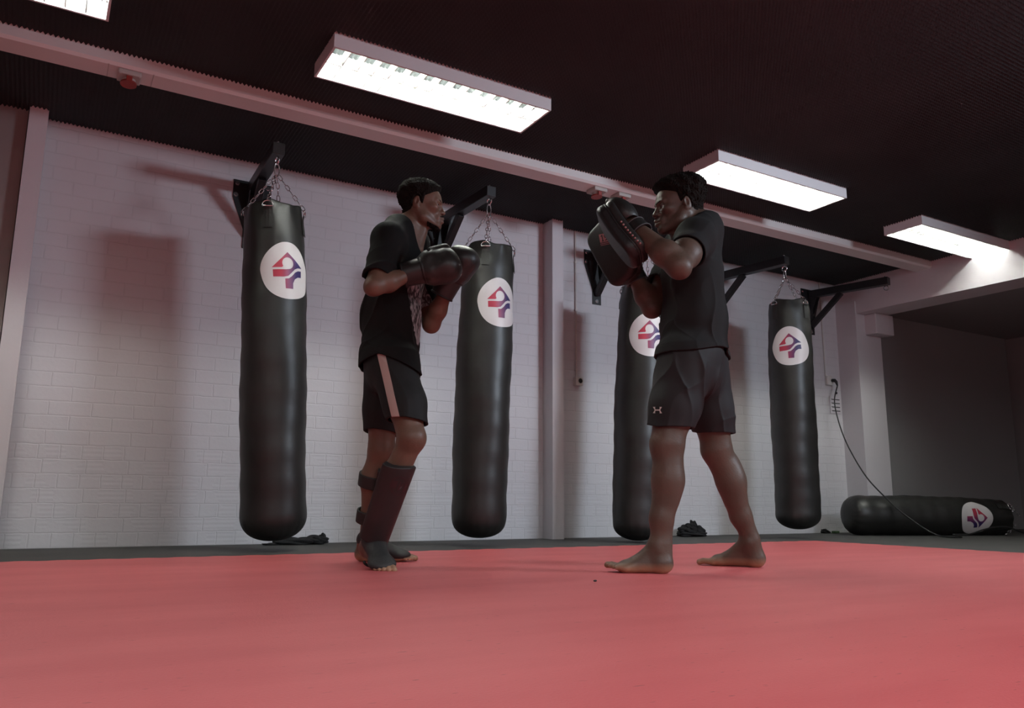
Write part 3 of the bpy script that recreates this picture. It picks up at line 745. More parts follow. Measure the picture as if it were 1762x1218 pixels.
class Head:
    def __init__(s, c, f, u, sc):
        s.c = c; s.f = unit(f); s.l = unit(np.cross(u, s.f)); s.u = np.cross(s.f, s.l); s.s = sc; s.A = [s.f, s.l, s.u]
    def __call__(s, x, y, z): return s.c+s.s*(x*s.f+y*s.l+z*s.u)
    def e(s, x, y, z, r, tilt=0.0):
        A = s.A
        if tilt:
            ct, st = math.cos(tilt), math.sin(tilt); A = [s.f*ct+s.u*st, s.l, s.u*ct-s.f*st]
        return ell(s(x, y, z), np.array(r)*s.s, A)
    def r(s, a, b, ra, rb=None): return rc(s(*a), s(*b), ra*s.s, (rb if rb is not None else ra)*s.s)
    def build(s, F, broad=1.0, beard=False):
        F.add(s.e(-0.010, 0, 0.045, (0.097, 0.074, 0.083)), 0.02)                    # cranium
        F.add(s.e(0.044, 0, 0.030, (0.058, 0.062, 0.064)), 0.03)                     # forehead
        F.add(s.e(0.038, 0, -0.030, (0.056, 0.058, 0.068)), 0.03)                    # mid face
        for y in (-1, 1):
            F.add(s.r((-0.008, y*0.058, -0.030), (0.020, y*0.052, -0.070), 0.016, 0.017), 0.03)     # ramus
            F.add(s.r((0.020, y*0.050, -0.070), (0.084, y*0.016, -0.096), 0.018, 0.017), 0.025)      # jaw
            F.add(s.e(0.066, y*0.046, -0.014, (0.024, 0.020, 0.016)), 0.022)         # cheekbone
            F.add(s.r((0.097, y*0.012, 0.026), (0.081, y*0.046, 0.026), 0.0085, 0.008), 0.014)      # brow ridge
        F.add(s.e(0.092, 0, -0.094, (0.018, 0.022, 0.018)), 0.018)                   # chin
        F.add(s.e(0.091, 0, -0.056, (0.020, 0.032, 0.024)), 0.02)                    # muzzle
        for y in (-1, 1): F.sub(s.e(0.100, y*0.034, 0.005, (0.019, 0.020, 0.0130)), 0.010)   # eye sockets
        F.add(s.r((0.094, 0, 0.020), (0.113, 0, -0.020), 0.0075, 0.0095), 0.010)     # bridge
        F.add(s.e(0.115, 0, -0.025, (0.0125, 0.0125*broad, 0.0105)), 0.008)          # tip
        for y in (-1, 1):
            F.add(s.e(0.103, y*0.0145*broad, -0.029, (0.012, 0.0085, 0.0085)), 0.006)
            F.sub(s.e(0.109, y*0.0085*broad, -0.0365, (0.006, 0.0045, 0.005)), 0.003)
        # lips
        for y in (-1, 1):
            F.add(s.r((0.1135, 0, -0.0555), (0.098, y*0.024, -0.0605), 0.0090, 0.004), 0.004)
            F.add(s.r((0.1115, 0, -0.0725), (0.097, y*0.022, -0.0650), 0.0100, 0.004), 0.004)
            F.sub(s.r((0.125, 0, -0.0636), (0.100, y*0.025, -0.0628), 0.0022, 0.0014), 0.002)
        # lids around the eyeballs
        for y in (-1, 1):
            ec = s(0.0790, y*0.033, 0.005)
            F.add(cut(ell(ec, np.array((0.0150, 0.0165, 0.0142))*s.s, s.A), s(0.0790, y*0.033, 0.0098), s.u+0.10*s.f), 0.003)
            F.add(cut(ell(ec, np.array((0.0145, 0.0165, 0.0140))*s.s, s.A), s(0.0790, y*0.033, 0.0010), -s.u+0.1*s.f), 0.003)
        # ears
        for y in (-1, 1):
            o = y*0.077; ax = [unit(s.f*0.96-s.u*0.18+s.l*y*0.25), unit(s.l*y*0.95-s.f*0.3), unit(s.u+s.f*0.15)]
            F.add(ell(s(-0.020, o, 0.0), np.array((0.018, 0.0075, 0.031))*s.s, ax), 0.006)
            F.sub(ell(s(-0.014, o+y*0.008, 0.003), np.array((0.009, 0.006, 0.017))*s.s, ax), 0.004)
            F.add(ell(s(-0.003, o-y*0.002, -0.002), np.array((0.006, 0.005, 0.008))*s.s, ax), 0.004)
            F.add(ell(s(-0.012, o-y*0.001, -0.024), np.array((0.009, 0.006, 0.010))*s.s, ax), 0.005)
    def eyes(s, parent, base, look):
        for y in (-1, 1):
            c = s(0.0790, y*0.033, 0.005); r = 0.0126*s.s; d = unit(look)
            bm = bmesh.new(); bmesh.ops.create_uvsphere(bm, u_segments=32, v_segments=24, radius=r)
            R = Vector((0, 0, 1)).rotation_difference(Vector(d)).to_matrix(); bmesh.ops.rotate(bm, verts=bm.verts, cent=(0, 0, 0), matrix=R)
            dv = Vector(d)
            for f in bm.faces:
                a = f.calc_center_median().normalized().dot(dv); f.material_index = 0 if a < 0.80 else 1
            bmesh.ops.translate(bm, verts=bm.verts, vec=Vector(c-base)); obj('eye', bm, [M['eye_white'], M['iris']], parent, True)
    def local(s, F):
        x, y, z = F.grid(); q = [x-s.c[0], y-s.c[1], z-s.c[2]]
        return [(q[0]*a[0]+q[1]*a[1]+q[2]*a[2])/s.s for a in s.A]
    def hair(s, parent, base, body, m, line, thick, amp=1.0):
        lo, hi = bounds([s(-0.13, -0.11, -0.09), s(0.12, 0.11, 0.18), s(-0.13, 0.11, 0.18), s(0.12, -0.11, -0.09)], 0.03)
        F = Field(lo, hi, VOX); D = F.sample(body)
        X, Y, Z = s.local(F)
        zl = np.interp(X, [p[0] for p in line], [p[1] for p in line]).astype(np.float32)
        t = thick(X, Y, Z)*np.clip((Z-zl)/0.018, 0.12, 1)
        F.D = (D-t*s.s).astype(np.float32)
        gx, gy, gz = F.grid(); n = amp*curl_noise(gx, gy, gz)*np.clip((Z-zl)/0.02, 0.1, 1); F.D = (F.D+n).astype(np.float32)
        F.D = np.maximum(F.D, (zl-Z)*s.s*0.8).astype(np.float32)
        F.D = np.maximum(F.D, -(F.D+0.05))
        for y in (-1, 1): F.sub(s.e(-0.014, y*0.088, -0.002, (0.024, 0.026, 0.034)), 0.006)
        F.mesh('hair', m, parent, base, 0)
def curl_noise(x, y, z):
    return 0.0042*np.sin(260*x+4*np.sin(91*y))*np.sin(240*y+4*np.sin(87*z))*np.sin(250*z+4*np.sin(99*x))+0.0025*np.sin(95*x+60*z)*np.sin(110*y-70*z+2)

def foot(F, heel, ball, ankle, medial, toe_dir, spread=1.0):
    f = unit(ball-heel); m = np.array(medial, float); m = unit(m-f*(m@f)); up = np.cross(f, m); up = up if up[2] > 0 else -up
    td = unit(np.array(toe_dir, float)); L = np.linalg.norm(ball-heel)
    F.add(ell(heel+up*0.033+f*0.004, (0.037, 0.032, 0.034), [f, m, up]), 0.02)
    F.add(rc(heel+up*0.03+f*0.02, ball+up*0.022-m*0.012, 0.028, 0.021), 0.02)
    F.add(rc(heel+up*0.045+f*0.03, ball+up*0.028+m*0.014, 0.026, 0.022), 0.02)
    F.add(ell(ball+up*0.023, (0.042, 0.046*spread, 0.023), [f, m, up]), 0.02)
    F.add(rc(ankle-np.array([0, 0, 0.012])+f*0.018, heel+f*(L*0.72)+up*0.045+m*0.008, 0.037, 0.024), 0.03)
    F.add(rc(ankle, heel+up*0.05+f*0.008, 0.036, 0.03), 0.03)
    for s in (-1, 1): F.add(ell(ankle+m*s*0.033+np.array([0, 0, -0.002 if s > 0 else -0.012]), (0.015, 0.011, 0.016), [f, m, up]), 0.012)
    for i, (o, ln, r) in enumerate(((0.033, 0.050, 0.0135), (0.012, 0.050, 0.0098), (-0.006, 0.044, 0.0092), (-0.022, 0.037, 0.0088), (-0.036, 0.028, 0.0088))):
        a = ball+f*(0.034-0.006*i)+m*o*spread*1.05+up*0.018; b = a+td*ln*0.6+up*0.002; c = a+td*ln-up*0.004
        F.add(rc(a-f*0.012, b, r*1.08, r*0.95), 0.014); F.add(rc(b, c, r*0.92, r), 0.005)
def fist(F, w, d, up, side, s=1.0):
    """a closed hand: palm, four curled fingers of unequal length and the thumb across them"""
    d = unit(d); up = unit(up-d*(up@d)); sd = np.cross(d, up)*side
    F.add(rbox(w+d*0.05, (0.047*s, 0.041*s, 0.018*s), [d, sd, up], 0.016), 0.015)
    for i, (o, l) in enumerate(((0.031, 0.040), (0.0105, 0.045), (-0.0105, 0.041), (-0.030, 0.033))):
        a = w+d*0.092*s+sd*o*s+up*0.006; b = a+d*l*0.45-up*0.022; c = b-up*0.020-d*l*0.45; e = c-d*0.018+up*0.006
        for p, q, r in ((a, b, 0.0098), (b, c, 0.0092), (c, e, 0.0085)): F.add(rc(p, q, r*s), 0.004)
    t0 = w+d*0.025+sd*0.036*s; t1 = t0+d*0.035+sd*0.012-up*0.018; t2 = t1+d*0.022-sd*0.020-up*0.016
    F.add(rc(t0, t1, 0.0125*s, 0.011*s), 0.008); F.add(rc(t1, t2, 0.011*s, 0.0095*s), 0.004)

def skin(name, col, rough):
    m = mat(name, col, rough, bump=0.10, bscale=140, var=0.16, vscale=7, sss=0.06, spec=0.4, detail=6)
    nt = m.node_tree; N, L = nt.nodes, nt.links; b = N['Principled BSDF']; src = b.inputs['Base Color'].links[0].from_socket
    tc = N.new('ShaderNodeTexCoord'); sp = N.new('ShaderNodeSeparateXYZ'); L.new(tc.outputs['Object'], sp.inputs[0])
    mr = N.new('ShaderNodeMapRange'); mr.inputs['From Min'].default_value = 0.050; mr.inputs['From Max'].default_value = 0.018
    L.new(sp.outputs['Z'], mr.inputs['Value'])
    mx = N.new('ShaderNodeMix'); mx.data_type = 'RGBA'; L.new(mr.outputs[0], mx.inputs[0]); L.new(src, mx.inputs[6]); mx.inputs[7].default_value = (0.36, 0.20, 0.12, 1)
    L.new(mx.outputs[2], b.inputs['Base Color']); return m
M['skin_a'] = skin('skin_brown', (0.135, 0.076, 0.052), 0.46)
M['skin_b'] = skin('skin_deep_brown', (0.098, 0.064, 0.048), 0.47)
M['hair'] = mat('hair_black', (0.011, 0.0092, 0.0078), 0.95, bump=0.6, bscale=300, var=0.3, vscale=60, spec=0.12)
M['eye_white'] = mat('eye_white', (0.26, 0.23, 0.21), 0.35)
M['iris'] = mat('iris', (0.010, 0.006, 0.004), 0.15)

M['shorts_black'] = mat('shorts_black', (0.013, 0.012, 0.012), 0.7, bump=0.2, bscale=380, sheen=0.1)
M['shorts_grey'] = mat('shorts_charcoal', (0.0115, 0.0105, 0.0115), 0.72, bump=0.07, bscale=500, spec=0.35)
M['leather'] = mat('leather_black', (0.019, 0.019, 0.018), 0.42, bump=0.08, bscale=70, spec=0.5)
M['guard'] = mat('guard_leather', (0.017, 0.013, 0.013), 0.5, bump=0.05, bscale=250)
M['foot_cover'] = mat('foot_cover', (0.018, 0.018, 0.0185), 0.6, bump=0.2, bscale=200)
M['edge'] = mat('binding_grey', (0.05, 0.05, 0.052), 0.6)
M['lace'] = mat('lace_studs', (0.32, 0.16, 0.15), 0.55)
M['pink_print'] = mat('pink_print', (0.40, 0.16, 0.18), 0.6)
M['logo_white'] = mat('logo_white', (0.55, 0.50, 0.47), 0.5)
M['maroon_print'] = mat('maroon_print', (0.032, 0.010, 0.012), 0.5)

def person(base, label):
    b = Vector((base[0]*CY+base[1]*SY, -base[0]*SY+base[1]*CY, 0))
    return empty('person', b, -YAW, label, 'person', 'men sparring on the red mat')
def folds(amp, ph, f=1.0, ztop=9.0):
    """soft cloth folds: warped ridges running mostly downward, plus broad waves"""
    def g(x, y, z):
        w = 0.9*np.sin(7*f*z+3*y+ph)+0.5*np.sin(17*f*z+9*x+2*ph)
        r1 = 1-np.abs(np.sin(f*(23*x+17*y+6*z)+w+ph)); r2 = 1-np.abs(np.sin(f*(15*z-19*x+11*y)+1.6*w+2.3*ph))
        m1 = 0.5+0.5*np.sin(f*(9*z+5*x)+1.7*ph); m2 = 0.5+0.5*np.sin(f*(8*x-7*z+6*y)+ph)
        return -amp*np.clip((ztop-z)/0.16, 0.22, 1)*(1.5*(r1**2-0.3)*m1+1.3*(r2**2-0.3)*m2+0.5*np.sin(f*(11*x+9*y)+5*z+ph))
    return g

VOX = 0.003
DOWN = V(0, 0, -1)
# =========================================================== man with gloves and shin guards (left), facing right
def man_gloves():
    base = V(*J(660, 975, 3.62)); base[2] = 0.0
    P = person(base, 'man in black t-shirt with boxing gloves and shin guards, fists up, facing right')
    sk = M['skin_a']
    hd = Head(J(724, 356, 3.65), V(1.0, 0.06, -0.05), V(0.05, 0.0, 1), 0.945)
    shN, shF = J(668, 414, 3.46), J(712, 420, 3.80)
    elN, wrN = J(644, 492, 3.33), J(708, 470, 3.43)
    elF, wrF = J(742, 558, 3.74), J(770, 497, 3.64)
    hipN, hipF = J(676, 622, 3.53), J(664, 622, 3.71)
    knN, anN = J(708, 756, 3.43), J(640, 930, 3.575)
    knF, anF = J(656, 772, 3.74), J(630, 932, 3.885)
    neck0, chest, belly, pelvis = J(694, 396, 3.63), J(690, 462, 3.63), J(674, 560, 3.63), J(672, 622, 3.62)
    heelN, ballN = J(630, 955, 3.60), J(655, 977, 3.465); heelF, ballF = J(622, 968, 3.90), J(684, 967, 3.92)
    ballN[2] = MAT_Z; heelF[2] = ballF[2] = MAT_Z; heelN[2] = 0.052
    allp = [hd(0, 0, 0.15), hd(0.13, 0, 0), hd(-0.12, 0, 0), hd(0, 0.1, 0), shN, shF, elN, wrN, elF, wrF, heelN, ballN, heelF, ballF, knN, J(800, 440, 3.6), J(712, 966, 3.92)]
    lo, hi = bounds(allp, 0.11); lo[2] = -0.02
    F = Field(lo, hi, VOX)
    # trunk
    F.add(rc(chest, belly, 0.098, 0.095, (V(0, 1, 0), 1.35)), 0.04); F.add(rc(belly, pelvis, 0.095, 0.105, (V(0, 1, 0), 1.3)), 0.04)
    F.add(rc(shN, shF, 0.058), 0.05); F.add(rc(neck0, chest, 0.07, 0.09), 0.04)
    F.add(rc(hd(-0.020, 0, -0.035), neck0+V(0.005, 0, -0.02), 0.050, 0.058), 0.03)
    F.add(rc(hd(0.030, 0, -0.085), J(716, 428, 3.63), 0.022, 0.03), 0.035)                # throat
    for s_, sh in ((-1, shN), (1, shF)):
        F.add(rc(hd(-0.018, s_*-0.045, -0.03), neck0+V(0.03, s_*0.035, -0.05), 0.016, 0.015), 0.02)      # neck tendon
        F.add(rc(neck0+V(-0.02, s_*0.04, 0.0), sh+V(0, 0, 0.02), 0.05, 0.045), 0.04)
    # legs
    chain(F, [hipN, hipN*0.45+knN*0.55+V(0.01, 0, 0), knN+V(-0.002, 0, 0.012)], [0.088, 0.074, 0.058], 0.04)
    F.add(ell(knN+V(0.022, -0.004, 0.004), (0.034, 0.04, 0.045)), 0.025)
    cN = knN*0.68+anN*0.32
    chain(F, [knN, cN+V(-0.014, 0, -0.01), knN*0.3+anN*0.7, anN], [0.052, 0.055, 0.040, 0.034], 0.03)
    chain(F, [hipF, hipF*0.45+knF*0.55, knF], [0.088, 0.074, 0.058], 0.04)
    F.add(ell(knF+V(0.018, 0, 0), (0.034, 0.04, 0.045)), 0.025)
    cF = knF*0.68+anF*0.32
    chain(F, [knF, cF+V(-0.016, 0, 0), knF*0.3+anF*0.7, anF], [0.052, 0.056, 0.041, 0.033], 0.03)
    core = F.copy()
    # arms
    chain(F, [shN, shN*0.5+elN*0.5+V(0.006, 0, 0), elN], [0.056, 0.050, 0.040], 0.03)
    F.add(rc(elN, elN*0.62+wrN*0.38+V(0, 0, -0.004), 0.041, 0.044), 0.02); F.add(rc(elN*0.62+wrN*0.38+V(0, 0, -0.004), wrN, 0.043, 0.029), 0.02)
    F.add(ell(elN+V(-0.012, -0.008, -0.014), (0.026, 0.026, 0.026)), 0.02)
    chain(F, [shF, shF*0.5+elF*0.5, elF], [0.054, 0.047, 0.040], 0.03)
    F.add(rc(elF, elF*0.6+wrF*0.4, 0.040, 0.042), 0.02); F.add(rc(elF*0.6+wrF*0.4, wrF, 0.042, 0.029), 0.02)
    fist(F, wrN, J(770, 452, 3.44)-wrN, V(0, 0, 1), 1); fist(F, wrF, J(800, 440, 3.6)-wrF, V(-0.7, 0, 0.7), -1)
    foot(F, heelN, ballN, anN, V(0.94, 0.35, 0), V(0.36, -0.93, -0.05), 0.95)
    foot(F, heelF, ballF, anF, V(0, 1, 0), V(1, 0.02, 0))
    hd.build(F, 1.05)
    F.mesh('body', sk, P, base)
    hd.eyes(P, base, V(1, -0.12, 0.02))
    # hair and beard
    line = [(-0.13, -0.060), (-0.08, -0.055), (-0.045, -0.035), (-0.030, 0.0), (-0.012, 0.022), (0.0, -0.004), (0.014, -0.006), (0.022, 0.036), (0.045, 0.048), (0.070, 0.068), (0.085, 0.080), (0.12, 0.10)]
    hd.hair(P, base, F, M['hair'], line, lambda X, Y, Z: 0.007+0.015*np.clip((Z-0.01)/0.09, 0, 1)+0.003*np.clip(-X/0.08, 0, 1)*np.clip((Z+0.04)/0.05, 0, 1))
    lo, hi = bounds([hd(0.02, -0.08, -0.13), hd(0.12, 0.08, -0.03)], 0.03)
    B = Field(lo, hi, 0.003)
    for y in (-1, 1):
        B.add(hd.r((0.024, y*0.049, -0.078), (0.081, y*0.020, -0.101), 0.0205, 0.0195), 0.012)
    B.add(hd.e(0.090, 0, -0.103, (0.022, 0.027, 0.017)), 0.012)
    B.sub(hd.e(0.112, 0, -0.070, (0.020, 0.05, 0.021)), 0.004); B.disp(curl_noise); B.keep(hd(0.040, 0, -0.08), hd.f); B.keep(hd(0, 0, -0.079), -hd.u-0.3*hd.f)
    B.mesh('beard', M['hair'], P, base, 0)
    for y in (-1, 1):
        B = Field(*bounds([hd(0.05, y*0.005, 0.0), hd(0.12, y*0.06, 0.05)], 0.01), 0.0022)
        B.add(hd.r((0.1045, y*0.012, 0.0238), (0.0936, y*0.041, 0.0284), 0.0045, 0.0032), 0.002); B.mesh('eyebrow', M['hair'], P, base, 0)
    # shorts with a pale side stripe
    lo, hi = bounds([hipN, hipF, knN, knF, J(637, 745, 3.7), J(730, 720, 3.4)], 0.13)
    S = Field(lo, hi, VOX); W = V(0, 1, 0)
    S.add(rc(J(668, 606, 3.62), J(672, 640, 3.62), 0.108, 0.114, (W, 1.2)), 0.04)
    tN, tF = J(703, 726, 3.45), J(656, 746, 3.74)
    S.add(rc(hipN+V(0, 0, -0.03), tN+(tN-hipN)*0.3, 0.098, 0.079, (W, 1.08)), 0.05); S.add(rc(hipF+V(0, 0, -0.03), tF+(tF-hipF)*0.3, 0.098, 0.079), 0.04)
    S.disp(folds(0.005, 2.1, 0.9)); S.over(core, 0.013, 0.02, -9, hipN[2]+0.05); outer_shorts = S.copy(); S.shell(0.009)
    x, y, z = S.grid(); hz = tN[2]-0.10*(x-tN[0])+(tF[2]-0.015-tN[2])/(tF[1]-tN[1])*(y-tN[1]); S.D = np.maximum(S.D, hz-z).astype(np.float32)
    S.keep(J(668, 606, 3.5), DOWN)
    S.mesh('shorts', stripe_material(J(661, 618, 3.5)-base, J(684, 726, 3.4)-base, hipN[1]-base[1]), P, base)
    B = Field(*bounds([hd(0.09, -0.03, -0.06), hd(0.13, 0.03, -0.03)], 0.01), 0.0022)
    for y in (-1, 1): B.add(hd.r((0.1165, y*0.003, -0.0445), (0.102, y*0.024, -0.0540), 0.0042, 0.0030), 0.003)
    B.mesh('moustache', M['hair'], P, base, 0)
    # t-shirt
    lo, hi = bounds([shN, shF, elN, chest, J(617, 640, 3.62), J(735, 500, 3.62), J(690, 380, 3.63)], 0.13)
    S = Field(lo, hi, VOX); W = V(0, 1, 0)
    S.add(rc(chest+V(0.004, 0, 0), belly+V(-0.006, 0, 0.05), 0.114, 0.124, (W, 1.28)), 0.04); S.add(rc(belly+V(-0.006, 0, 0.05), J(666, 655, 3.62), 0.125, 0.136, (W, 1.25)), 0.05)
    S.add(rc(shN, shF, 0.070), 0.06); S.add(rc(neck0+V(-0.012, 0, -0.02), chest, 0.085, 0.105), 0.04)
    for s_, sh in ((-1, shN), (1, shF)): S.add(rc(neck0+V(-0.02, s_*0.04, 0.0), sh+V(0, 0, 0.02), 0.056, 0.056), 0.05)
    for sh, el in ((shN, elN), (shF, elF)):
        e2 = sh+(el-sh)*0.84; d = unit(el-sh); sl = cut(rc(sh, e2+d*0.06, 0.070, 0.066), e2+V(0.0, 0, 0.0), -d)
        S.add(sl, 0.03)
    S.disp(folds(0.009, 0.7, 1.0, chest[2]+0.06)); S.over(core, 0.012, 0.02, -9, chest[2]+0.02); S.over(outer_shorts, 0.010, 0.03); S.shell(0.009)
    for sh, el, hi_ in ((shN, elN, 0.0545), (shF, elF, 0.0535)):
        d = unit(el-sh); S.sub(cut(rc(sh+d*0.12, el+d*0.08, hi_, hi_*0.95), sh+d*0.10, d), 0.004)
    hem = J(668, 636, 3.62)
    x, y, z = S.grid(); S.D = np.maximum(S.D, (hem[2]+0.018-0.05*(x-hem[0])-0.010*np.sin(11*(x-hem[0])+9*(y-hem[1]))-0.30*np.abs(x-hem[0]+0.015)+0.012-z)).astype(np.float32)
    S.sub(rc(hd(-0.02, 0, -0.03), neck0+V(0.020, 0, 0.0), 0.060, 0.064), 0.006); S.sub(rc(neck0+V(0.03, 0, -0.01), J(722, 428, 3.63), 0.055, 0.046), 0.01)
    S.mesh('t_shirt', shirt_print_material(belly-base, chest-base), P, base)
    # gloves
    def glove(w, tip, up, side, lab):
        d = unit(tip-w); up = unit(up-d*(up@d)); sd = np.cross(d, up)*side
        lo, hi = bounds([w-d*0.06, w+d*0.24], 0.14); G = Field(lo, hi, 0.0034)
        c = w+d*0.125
        G.add(rbox(c+d*0.004-up*0.004, (0.084, 0.066, 0.074), [d, sd, up], 0.052), 0.0)
        G.add(ell(c+d*0.036-up*0.022, (0.060, 0.074, 0.062), [d, sd, up]), 0.03)
        G.add(ell(c-d*0.035+up*0.030, (0.048, 0.056, 0.050), [d, sd, up]), 0.03)
        G.add(rc(c-d*0.012+up*0.060+sd*0.022, c+d*0.046+up*0.060+sd*0.026, 0.029, 0.025), 0.006)         # thumb
        G.add(rc(w+d*0.01, w+d*0.06, 0.053, 0.058), 0.02)
        G.sub(rc(c-d*0.022+up*0.090-sd*0.02, c-d*0.026+up*0.060+sd*0.06, 0.006), 0.012)
        G.sub(rc(w-d*0.08, w+d*0.04, 0.036, 0.032), 0.004)
        g = G.mesh('boxing_glove', M['leather'], P, base)
        lo, hi = bounds([w-d*0.05, w+d*0.08], 0.09); K = Field(lo, hi, 0.0032)
        K.add(cut(cut(rc(w-d*0.05, w+d*0.10, 0.053, 0.062), w-d*0.036, d), w+d*0.050, -d), 0.0)
        K.sub(rc(w-d*0.1, w+d*0.03, 0.042, 0.034), 0.003)
        k = K.mesh('cuff', M['leather'], g, base)
        bm = bmesh.new(); X, Y = frame_of(Vector(d)); o = Vector(w-d*0.036-base)
        add_tube(bm, [o+(X*math.cos(a)+Y*math.sin(a))*0.052 for a in np.linspace(0, 2*math.pi, 33)[:-1]], 0.0055, 8, closed=True); obj('binding', bm, M['cable'], g, True)
        bm = bmesh.new(); o = Vector(w+d*0.055-base)
        add_tube(bm, [o+(X*math.cos(a)+Y*math.sin(a))*0.0585 for a in np.linspace(0, 2*math.pi, 33)[:-1]], 0.0075, 8, closed=True); obj('binding', bm, M['cable'], g, True)
    glove(wrN, J(772, 453, 3.43), V(-0.1, 0.2, 1), 1, '')
    glove(wrF+V(-0.01,0,0), J(799, 436, 3.6), V(-0.75, 0.1, 0.7), -1, '')
    # shin guards
    def guard(kn, an, top, bot, front, ra, rb, lab, straps):
        d = unit(an-kn); fr = unit(front-d*(front@d)); sd = np.cross(d, fr)
        a, b = top, bot
        lo, hi = bounds([a, b], 0.13); G = Field(lo, hi, 0.0034)
        G.add(rc(a-d*0.03, b+d*0.03, ra, rb, (sd, 1.12)), 0.0); G.add(rc(a+d*0.02+fr*0.012, b+fr*0.006, ra*0.86, rb*0.86, (sd, 1.0)), 0.02)
        G.sub(rc(a-d*0.06, b+d*0.06, ra-0.022, rb-0.016, (sd, 1.1)), 0.004)
        G.keep(a*0.5+b*0.5-fr*0.022, fr)
        x, y, z = G.grid(); t = (x-a[0])*d[0]+(y-a[1])*d[1]+(z-a[2])*d[2]; q = (x-a[0])*sd[0]+(y-a[1])*sd[1]+(z-a[2])*sd[2]
        G.D = np.maximum(G.D, -(t-2.6*q*q+0.006)).astype(np.float32); L = np.linalg.norm(b-a); G.D = np.maximum(G.D, t-L).astype(np.float32)
        g = G.mesh('shin_guard', M['guard'], P, base)
        for (s_, wd) in straps:
            c = kn+(an-kn)*s_+V(-0.012, 0, 0); r = 0.077-0.045*(s_-0.25)
            K = Field(*bounds([c], 0.10), 0.0034)
            K.add(cut(cut(rc(c-d*0.1, c+d*0.1, r, r*0.93), c-d*wd, d), c+d*wd, -d), 0.0); K.sub(rc(c-d*0.1, c+d*0.1, r-0.010, (r-0.010)*0.93), 0.002); K.keep(c+fr*0.03, -fr)
            K.mesh('strap', M['webbing'], g, base)
        return g
    frN = V(0.86, -0.5, 0.25)
    g = guard(knN, anN, J(684, 792, 3.45), J(643, 925, 3.56), frN, 0.080, 0.062, '', [(0.82, 0.016)])
    # round maroon print on the guard, facing outward
    gv = g.data; bvh = BVHTree.FromPolygons([v.co for v in gv.vertices], [p.vertices for p in gv.polygons])
    o0 = Vector(J(687, 836, 3.2)-base); dirv = Vector(J(687, 836, 3.6)-J(687, 836, 3.2)).normalized(); ex = Vector((1, 0, 0)).cross(dirv).cross(dirv)*-1; ex = Vector((0.94, 0, -0.34)); ex = (ex-dirv*ex.dot(dirv)).normalized(); ey = dirv.cross(ex)
    def project(poly, S, mtl, name, parent, bv, o0, dv, ex, ey, lift=0.0012, cell=0.008):
        def fn(u, v):
            o = o0+ex*u+ey*v; h = bv.ray_cast(o, dv); 
            return (h[0]+h[1]*lift if h[1].dot(dv) < 0 else h[0]-h[1]*lift) if h[0] else o+dv*0.35
        bm, g_ = decal_mesh(poly, S, fn, cell); return obj(name, bm, mtl, parent, True)
    for r0_, r1_ in ((0.93, 1.0), (0.80, 0.84)):
        for i in range(28):
            a0, a1 = 2*math.pi*i/28, 2*math.pi*(i+1)/28
            if i == 0: bmr = bmesh.new()
            def P_(r, a):
                o = o0+ex*(0.040*r*math.cos(a))+ey*(0.040*r*math.sin(a)); h = bvh.ray_cast(o, dirv)
                return (h[0]+h[1]*0.0012*(1 if h[1].dot(dirv) < 0 else -1)) if h[0] else o+dirv*0.35
            bmr.faces.new([bmr.verts.new(P_(r, a)) for r, a in ((r0_, a0), (r1_, a0), (r1_, a1), (r0_, a1))])
        obj('round_print', bmr, M['maroon_print'], g)
    for k, q in enumerate(([(-0.86, -0.3), (-0.28, -0.42), (-0.28, 0.42), (-0.86, 0.42)], [(-0.1, -0.45), (0.05, -0.5), (0.12, 0.0), (0.3, -0.5), (0.45, -0.5), (0.24, 0.1), (0.1, 0.5), (-0.05, 0.5)], [(0.5, -0.5), (0.72, -0.4), (0.7, 0.4), (0.48, 0.5)])):
        project(q, 0.040, M['maroon_print'], 'round_print', g, bvh, o0, dirv, ex, ey)
    frF = V(0.97, 0.0, 0.2)
    guard(knF, anF, J(662, 800, 3.76), J(640, 925, 3.885), frF, 0.076, 0.056, '', [(0.33, 0.030), (0.72, 0.030)])
    # foot covers
    def cover(heel, ball, an, med, lab, tdir, up_):
        f = unit(ball-heel); m = unit(V(*med)-f*(V(*med)@f)); up = np.cross(f, m); up = up if up[2] > 0 else -up
        lo, hi = bounds([heel, ball+f*0.06, an], 0.10); G = Field(lo, hi, 0.0034)
        G.add(rc(an+f*0.024+up*0.006, ball+up*0.034-f*0.012, 0.043, 0.034, (m, 1.25)), 0.02)
        G.add(ell(ball+up*0.030+f*0.012, (0.050, 0.060, 0.026), [f, m, up]), 0.03)
        G.add(rc(an+V(0, 0, 0.01), an+f*0.03, 0.046, 0.045), 0.02)
        G.sub(rc(heel+up*0.03-f*0.02, ball+up*0.014-f*0.01, 0.034, 0.020, (m, 1.2)), 0.006); G.sub(ell(ball+up*0.012+f*0.02, (0.06, 0.047, 0.018), [f, m, up]), 0.004)
        G.keep(heel+f*0.012+up*0.02, f+up*0.55); G.keep(ball+up*0.016, up)
        g = G.mesh('foot_cover', M['foot_cover'], P, base)
        bm = bmesh.new(); c0 = ball-f*0.045-base
        for s_ in (0,):
            pts = [Vector(c0+m*0.058*math.cos(a)+up*(0.026-0.0)+up*-0.028*math.sin(a)) for a in np.linspace(0.0, math.pi, 14)]
        for i in range(len(pts)-1): pass
        add_tube(bm, pts, 0.006, 8); obj('elastic', bm, M['webbing'], g, True)
    cover(heelN, ballN, anN, (0.94, 0.35, 0), '', V(0.36, -0.93, 0), 1)
    cover(heelF, ballF, anF, (0, 1, 0), '', V(1, 0, 0), 1)
    return P

